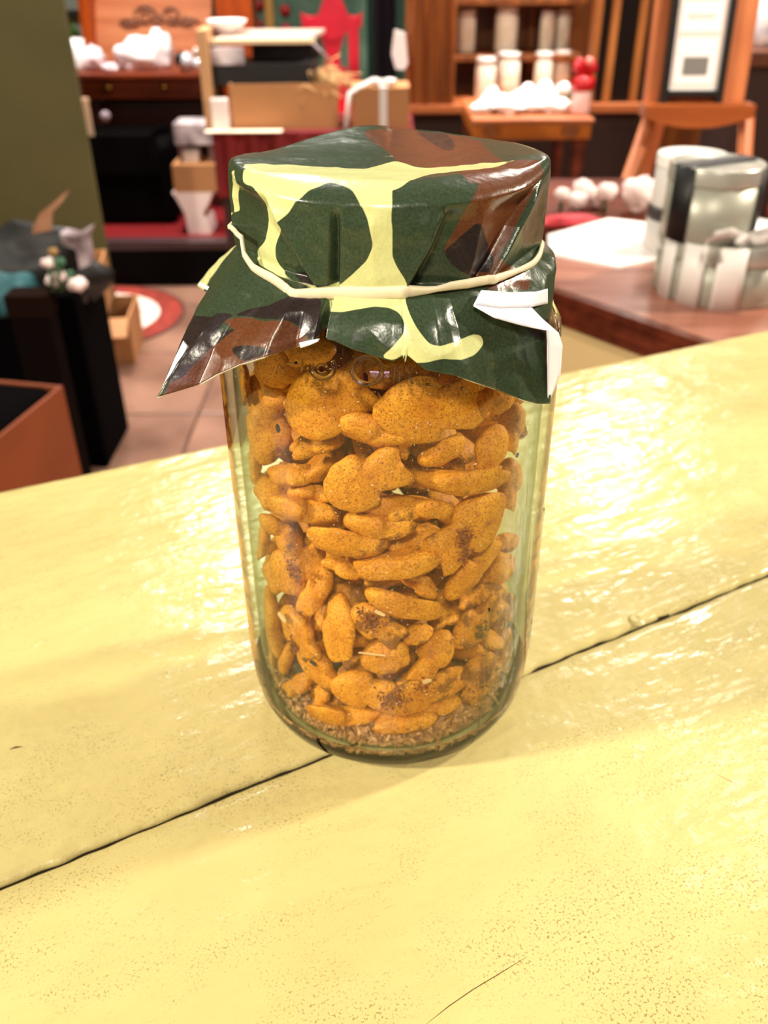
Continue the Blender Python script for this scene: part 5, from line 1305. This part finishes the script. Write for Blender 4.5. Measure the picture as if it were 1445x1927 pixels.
MB().prism([(hm-w*.26, zt2+.03), (hm+w*.26, zt2+.03), (hm+w*.12, zmid+.02), (hm+w*.16, zmid-.07), (hm, zmid-.03), (hm-w*.16, zmid-.07), (hm-w*.12, zmid+.02)], yw(HY)-.012, yw(HY)+.010, 'y').build('splat', RC, ch)
MB().box(hm-.05, hm+.05, yw(HY)-.010, yw(HY)+.010, zse, zmid-.03, .003).build('splat', RC, ch)
MB().box(hx0-.02, hx1+.02, yw(HY)-.40, yw(HY)+.02, zse-.03, zse, .008).build('seat', RC, ch)
# (front legs stand on the plinth)
for xx in (hx0, hx1-.035): MB().box(xx, xx+.035, yw(PY)+.06, yw(PY)+.095, zp, zse-.03, .004).build('leg', RC, ch)

# ------------------------------------------------------------------ table under a red cloth with boxes
BY = 2.95
bz = on_y(520, 246, BY).z
x0, x1, _, _ = rect(398, 230, 780, 260, BY)
rt_ = thing('red_cloth_table', 'table under a dark red cloth in front of the red chair', 'table', ((x0+x1)/2, yw(BY)+.2, 0))
CLOTH = mat('red_cloth_dark', (122, 10, 16), 0.7, var=0.3, scale=6)
MB().box(x0, x1, yw(BY), yw(BY)+.36, bz-.02, bz, .006).build('table_top', CLOTH, rt_)
n = 60; P = []
for i in range(n+1):
    t = i/n; P.append((x0+(x1-x0)*t, yw(BY)-.004+.012*math.sin(i*.9)))
MB().prism(P + [(x, y+.006) for x, y in P[::-1]], bz-.20, bz-.004, 'z').build('cloth_drop', CLOTH, rt_)
for x in (x0+.03, x1-.03):
    for y in (yw(BY)+.04, yw(BY)+.32): MB().box(x-.02, x+.02, y-.02, y+.02, 0, bz-.02).build('leg', DARKIN, rt_)
KRAFT = mat('kraft_card', (178, 124, 78), 0.75, var=0.12, scale=5); KRAFTI = mat('kraft_inside', (120, 76, 42), 0.8)
def carton(px0, py0, px1, py1, Y, dep, zb, label, name='cardboard_box', flaps=True, rot=0.0, open_=True):
    a, b, _, z1 = rect(px0, py0, px1, py1, Y); t_ = .006
    t = thing(name, label, 'box', ((a+b)/2, yw(Y)+dep/2, zb))
    c = ((a+b)/2, yw(Y)+dep/2, 0)
    for nm, bx in (('side', (a, b, yw(Y), yw(Y)+t_)), ('side', (a, b, yw(Y)+dep-t_, yw(Y)+dep)), ('side', (a, a+t_, yw(Y)+t_, yw(Y)+dep-t_)), ('side', (b-t_, b, yw(Y)+t_, yw(Y)+dep-t_))):
        MB().box(*bx, zb, z1).rot(rot, c).build(nm, KRAFT, t)
    MB().box(a+t_, b-t_, yw(Y)+t_, yw(Y)+dep-t_, zb, zb+t_).rot(rot, c).build('bottom', KRAFTI, t)
    if not open_: MB().box(a, b, yw(Y), yw(Y)+dep, z1, z1+.004).rot(rot, c).build('lid', KRAFT, t)
    return t, a, b, z1
t, a, b, z1 = carton(430, 158, 632, 246, BY+.03, .26, bz, 'large open cardboard box on the red cloth table', rot=0.06)
q = on_y(612, 150, BY+.08)
stw = thing('straw_tuft', 'tuft of pale packing straw spilling over the cardboard box corner', 'straw', (q.x, q.y, z1)); 
mb = MB()
for i in range(70):
    c = Vector((q.x+rnd.gauss(0, .035), q.y+rnd.gauss(.02, .03), z1-.01+rnd.gauss(0, .012))); d = Vector((rnd.gauss(.4, .6), rnd.gauss(-.2, .5), rnd.gauss(.4, .5))).normalized()*rnd.uniform(.03, .09)
    mb.tube([c, c+d*.5+Vector((0, 0, .012)), c+d+Vector((.012, 0, -.012))], .0016, 4)
o_s = mb.build('straw', mat('pale_straw', (214, 176, 120), 0.7), stw); o_s['kind'] = 'stuff'
# black display case with a pale rim standing in the box
a, b, zc0, zc1 = rect(398, 78, 590, 150, BY+.10)
dc = thing('display_case', 'open black display case with pale lid rim and white lining on the cardboard box', 'case', ((a+b)/2, yw(BY)+.2, z1))
MB().box(a, b, yw(BY)+.07, yw(BY)+.26, z1-.01, zc0+.05, .004).build('case_body', mat('case_black', (16, 12, 14), 0.5), dc)
mb = MB().box(a+.004, b-.02, yw(BY)+.07, yw(BY)+.27, zc1-.006, zc1+.006, .002); mb.v = [Vector((p.x + (p.y-yw(BY)-.07)*.25, p.y, p.z + (p.y-yw(BY)-.07)*.08)) for p in mb.v]; mb.build('lid', mat('case_lid', (196, 172, 160), 0.3), dc)
mb = MB().box(a+.004, b+.01, yw(BY)+.065, yw(BY)+.073, zc1-.004, zc1+.010, .002); mb.build('rim', mat('cream_rim', (248, 222, 184), 0.4), dc)
MB().box(a+.006, a+(b-a)*.34, yw(BY)+.062, yw(BY)+.07, zc0+.045, zc1-.012, .002).build('lining', mat('white_lining', (236, 224, 230), 0.5, rgb2=(120, 110, 116), scale=14), dc)
MB().tube([(b, yw(BY)+.08, zc1-.004), (b+.05, yw(BY)+.09, zc0+.055)], .005, 6).build('stay', mat('grey_stay', (150, 132, 142), 0.4), dc)
MB().box(a+(b-a)*.36, b+.015, yw(BY)+.20, yw(BY)+.215, zc0+.05, zc1-.008, .002).build('back_panel', mat('case_grey', (70, 58, 62), 0.4, rgb2=(30, 24, 26), scale=9), dc)
# white bowl on the case, pale upright board beside it
a, b, z0, z1b = rect(390, 42, 466, 70, BY+.2); m_ = (a+b)/2; r = (b-a)/2
single('white_bowl', MB().lathe([(0, 0), (r*.35, 0), (r*.45, .004), (r*.8, (z1b-z0)*.55), (r, z1b-z0), (r*.96, z1b-z0), (r*.75, (z1b-z0)*.55), (0, .01)], (m_, yw(BY)+.2, zc1+.012), 32), CLR, 'white bowl standing on the black display case', 'bowl')
a, b, z0, z1b = rect(374, 55, 393, 138, BY+.05)
single('pale_board', MB().box(a, b, yw(BY)+.03, yw(BY)+.20, bz, z1b, .003), mat('pale_board', (196, 148, 104), 0.6), 'pale upright board at the left end of the boxes', 'board')
a, b, z0, z1b = rect(396, 150, 470, 168, BY+.05)
single('white_card', MB().box(a, b, yw(BY)-.015, yw(BY)+.018, bz+.115, bz+.150, .002), WPAPER, 'white card peeping out left of the cardboard box', 'card') if False else None
a, b, z0, z1b = rect(396, 186, 432, 240, BY+.0)
single('white_packet', MB().box(a, b-.004, yw(BY)+.004, yw(BY)+.028, bz, z1b, .006), mat('white_packet', (236, 220, 216), 0.5), 'white packet standing left of the large cardboard box', 'packet')
a, b, z0, z1b = rect(385, 225, 530, 246, BY-.02)
single('paper_sheet', MB().box(a, b, yw(BY)-.035, yw(BY)+.004, bz+.0005, bz+.0035), mat('cream_sheet', (250, 226, 200), 0.6), 'cream paper sheet hanging over the front of the red cloth table', 'paper')
# kraft gift box with white ribbon, at the right end of the table
t, a, b, z1 = carton(662, 168, 770, 240, BY+.02, .16, bz, 'closed kraft gift box tied with white ribbon on the red cloth table', 'gift_box', open_=False)
cxr = a + (b-a)*.55
MB().box(cxr-.012, cxr+.012, yw(BY)+.014, yw(BY)+.0195, bz, z1+.006).build('ribbon', WRIB, t)
MB().box(cxr-.012, cxr+.012, yw(BY)+.014, yw(BY)+.185, z1+.0045, z1+.007).build('ribbon', WRIB, t)
MB().tube([(cxr, yw(BY)+.06, z1+.01), (cxr-.03, yw(BY)+.05, z1+.022), (a-.005, yw(BY)+.015, z1-.01), (a-.02, yw(BY)+.005, bz+.005)], .008, 8).build('ribbon_tail', WRIB, t)
for sx in (-1, 1): MB().blob((cxr+sx*.02, yw(BY)+.06, z1+.016), .022, .014, .011, sx+9, .2).build('bow_loop', WRIB, t)

# ------------------------------------------------------------------ stack on the plinth in front of the bureau
SY = 3.45
a, b, z0, z1 = rect(330, 362, 405, 452, SY); m_ = (a+b)/2; w = b-a
pr_ = [(a+w*.28, zp), (b-w*.15, zp), (b-w*.18, zp+(z1-zp)*.25), (b-w*.30, zp+(z1-zp)*.5), (b-w*.12, zp+(z1-zp)*.75), (b, z1), (a-w*.0, z1), (a+w*.08, zp+(z1-zp)*.85), (a+w*.24, zp+(z1-zp)*.5)]
single('white_stand', MB().prism(pr_, yw(SY), yw(SY)+.14, 'y'), mat('white_stand', (246, 224, 218), 0.5), 'white waisted stand on the plinth carrying a kraft box', 'stand')
t, a2, b2, z2 = carton(326, 312, 406, 362, SY, .16, z1, 'small kraft box on the white waisted stand', open_=False)
a3, b3, z3, z4 = rect(338, 284, 372, 310, SY+.01)
single('white_block', MB().box(a3, b3, yw(SY)+.03, yw(SY)+.09, z2+.004, z4, .008), CLR, 'small white block on the small kraft box', 'block')
a4, b4, z5, z6 = rect(328, 232, 404, 300, SY+.02)
ac = thing('acrylic_rack', 'clear plastic rack with white top standing on the small kraft box', 'rack', ((a4+b4)/2, yw(SY)+.09, z2+.004))
MB().box(a4, b4, yw(SY)+.02, yw(SY)+.15, z6-.075, z6, .004).build('tray', mat('rack_white', (226, 212, 216), 0.35, rgb2=(120, 108, 112), scale=16), ac)
for x in (a4+.01, b4-.025):
    for y in (yw(SY)+.025, yw(SY)+.13): MB().box(x, x+.014, y, y+.014, z2+.004, z6-.075).build('post', mat('rack_post', (120, 92, 88), 0.3), ac)

# ------------------------------------------------------------------ boxes and bags on the floor at the left
def carton_xyz(c, w, d, h, rot, label, m=None, name='cardboard_box', flaps=(), zb=0.0, open_=True):
    m = m or KRAFT; t_ = .006; a, b, y0, y1 = c[0]-w/2, c[0]+w/2, c[1]-d/2, c[1]+d/2
    t = thing(name, label, 'box', (c[0], c[1], zb)); cc = (c[0], c[1], 0)
    for bx in ((a, b, y0, y0+t_), (a, b, y1-t_, y1), (a, a+t_, y0+t_, y1-t_), (b-t_, b, y0+t_, y1-t_)): MB().box(*bx, zb, zb+h).rot(rot, cc).build('side', m, t)
    MB().box(a+t_, b-t_, y0+t_, y1-t_, zb, zb+t_).rot(rot, cc).build('bottom', KRAFTI, t)
    if not open_: MB().box(a, b, y0, y1, zb+h, zb+h+.004).rot(rot, cc).build('lid', m, t)
    for f in flaps:
        L_ = f[1]
        if f[0] == 'r': mb = MB().box(b, b+L_, y0, y1, zb+h-.003, zb+h+.001); mb.v = [Vector((p.x, p.y, p.z - (p.x-b)*f[2])) for p in mb.v]
        if f[0] == 'f': mb = MB().box(a, b, y0-L_, y0, zb+h-.003, zb+h+.001); mb.v = [Vector((p.x, p.y, p.z + (p.y-y0)*f[2])) for p in mb.v]
        mb.rot(rot, cc).build('flap', m, t)
    return t
# orange-brown box nearest the camera
ob = on_z(118, 726, 0.50); ORB = mat('orange_card', (138, 64, 26), 0.55, var=0.2, scale=6)
e1_ = on_z(0, 822, 0.50)
dv = (ob - e1_).normalized(); nv = Vector((dv.y, -dv.x, 0))
if nv.y > 0: nv = -nv
ang = math.atan2(dv.y, dv.x); cen = ob - dv*.225 - nv*.17
obx = carton_xyz((cen.x, cen.y), .45, .34, .50, ang, 'open orange-brown box at the lower left beyond the table edge', ORB, 'orange_box')
MB().box(cen.x-.217, cen.x+.217, cen.y-.162, cen.y+.162, 0.01, .506, .02).rot(ang, (cen.x, cen.y, 0)).build('dark_inside_block', mat('black_fabric', (3, 2, 3), 0.9, spec=0.04), obx)  # black block put in to make the inside of the box dark
# kraft boxes behind it
kb = on_z(246, 690, 0.0)
carton_xyz((kb.x-.13, kb.y+.12), .26, .22, .15, 0.10, 'open cardboard box on the floor beside the medallion', flaps=(('f', .07, .5),))
kb2 = on_z(205, 560, 0.45)
carton_xyz((kb.x-.155, kb.y+.12), .17, .20, .15, 0.16, 'upper cardboard box stacked at the left by the medallion', zb=0.1515)
# dark crates and bags
DK = mat('black_fabric', (3, 2, 3), 0.9, spec=0.04); TEAL = mat('teal_cloth', (34, 96, 104), 0.7, var=0.4, scale=12)
p = on_y(60, 620, 1.95)
crt = thing('black_crate', 'tall black crate full of bags against the olive partition', 'crate', (p.x-.12, yw(1.95)+.1, 0))
xa, xb = on_y(-120, 600, 1.95).x, on_y(148, 600, 1.95).x; zc = on_y(60, 560, 1.95).z
for bx in ((xa, xb, yw(1.95), yw(1.95)+.02), (xa, xb, yw(1.95)+.20, yw(1.95)+.22), (xa, xa+.02, yw(1.95)+.02, yw(1.95)+.20), (xb-.02, xb, yw(1.95)+.02, yw(1.95)+.20)): MB().box(*bx, 0, zc, .003).build('side', DK, crt)
MB().box(xa+.02, xb-.02, yw(1.95)+.02, yw(1.95)+.20, 0, zc-.08).build('filling', DK, crt)
q = on_y(30, 560, 1.93); s = (q-CAM).dot(FWD)/FPX
single('teal_cloth', MB().blob((q.x-.03, yw(1.95)+.03, zc), 62*s, .06, 40*s, 5, .45, 1.8, 26, 16), TEAL, 'crumpled teal cloth hanging over the front of the black crate', 'cloth')
q = on_y(48, 445, 2.05)
single('black_bag', MB().blob((on_y(40, 470, 2.05).x, yw(2.05), zc+.03), .17, .07, .10, 15, .3, 1.6, 26, 16, floor=zc-.07), mat('dark_bag', (6, 4, 5), 0.55), 'glossy black bag lying on the black crate', 'bag')
# kraft paper card sticking up
A_ = [on_y(x, y, 2.02) for x, y in ((57, 466), (62, 428), (75, 402), (100, 382), (131, 356), (118, 378), (98, 400), (96, 440), (88, 464))]
single('kraft_paper', MB().prism([(v.x, v.z) for v in A_], yw(2.02), yw(2.02)+.004, 'y'), mat('kraft_light', (190, 142, 112), 0.7, rgb2=(150, 96, 66), scale=9), 'curled piece of kraft paper sticking up before the olive partition', 'paper')
q0 = [on_y(x, y, 1.96) for x, y in ((112, 440), (140, 446), (168, 432), (160, 456), (166, 500), (150, 506), (142, 470), (120, 462))]
single('striped_bag', MB().prism([(v.x, v.z) for v in q0], yw(1.96), yw(1.96)+.05, 'y'), mat('grey_white_bag', (196, 180, 186), 0.5, rgb2=(96, 78, 82), scale=20), 'folded grey and white paper bag at the corner of the olive partition', 'bag')
# bunch of white and green tissue flowers on the dark box
q = on_y(120, 540, 1.85)
bqz = q.z - .02
bxd = thing('dark_box', 'dark brown box under the white flowers at the left', 'box', (q.x, q.y+.06, 0))
xa, xb = on_y(8, 560, 1.85).x, on_y(84, 560, 1.85).x
MB().box(xa, xb, yw(1.85), yw(1.85)+.06, 0, bqz, .004).build('box_body', mat('brown_black', (12, 5, 4), 0.8, spec=0.05), bxd)
MB().box(xa-.003, xb+.003, yw(1.85)-.003, yw(1.85)+.063, bqz-.05, bqz+.001, .003).build('box_lid', mat('brown_lid', (24, 10, 6), 0.8, spec=0.05), bxd)
for i, (x, y, r, m_, lab, nm, ct) in enumerate(((90, 495, 14, WFL, 'white tissue flower at the top of the small bunch', 'tissue_flower', 'flower'), (110, 520, 15, WFL, 'white tissue flower in the middle of the small bunch', 'tissue_flower', 'flower'), (102, 538, 16, WFL, 'white tissue flower low at the left of the small bunch', 'tissue_flower', 'flower'),
       (146, 538, 19, WFL, 'larger white tissue flower at the right of the small bunch', 'tissue_flower', 'flower'), (112, 494, 12, mat('deep_green', (34, 84, 50), 0.6), 'dark green leaf clump among the tissue flowers', 'leaf_clump', 'leaves'), (128, 518, 12, MATS['deep_green'], 'second green leaf clump above the larger tissue flower', 'leaf_clump', 'leaves'), (100, 474, 10, mat('ochre', (150, 112, 60), 0.7), 'ochre dried flower at the top of the small bunch', 'dried_flower', 'flower'))):
    q = on_y(x, y, 1.88 + .015*(i % 3)); s = (q-CAM).dot(FWD)/FPX; cz = max(q.z, bqz + r*s*.7)
    t = thing(nm, lab, ct, (q.x, q.y, bqz))
    for k_ in range(6):
        a = k_*1.05; MB().blob((q.x+r*s*.45*math.cos(a), q.y+r*s*.35*math.sin(a), cz+r*s*.2*math.sin(k_*2)), r*s*.55, r*s*.5, r*s*.5, i*7+k_, .3, seg=10, rings=7).build('petal' if ct == 'flower' else 'leaf', m_, t)
    MB().tube([(q.x, q.y, bqz), (q.x, q.y, cz)], .004, 6).build('stem', LEAF, t)
# black bag and teal scraps between the boxes
q = on_z(172, 800, 0.06)
single('black_bag', MB().blob((q.x-.02, q.y+.05, .13), .055, .06, .15, 33, .35, 1.7, 24, 16, floor=0.002), DK, 'slumped black bag on the floor right of the orange-brown box', 'bag')
single('teal_cloth', MB().blob((q.x-.01, q.y+.03, .285), .030, .03, .030, 8, .35), TEAL, 'small teal cloth end on top of the slumped black bag', 'cloth')
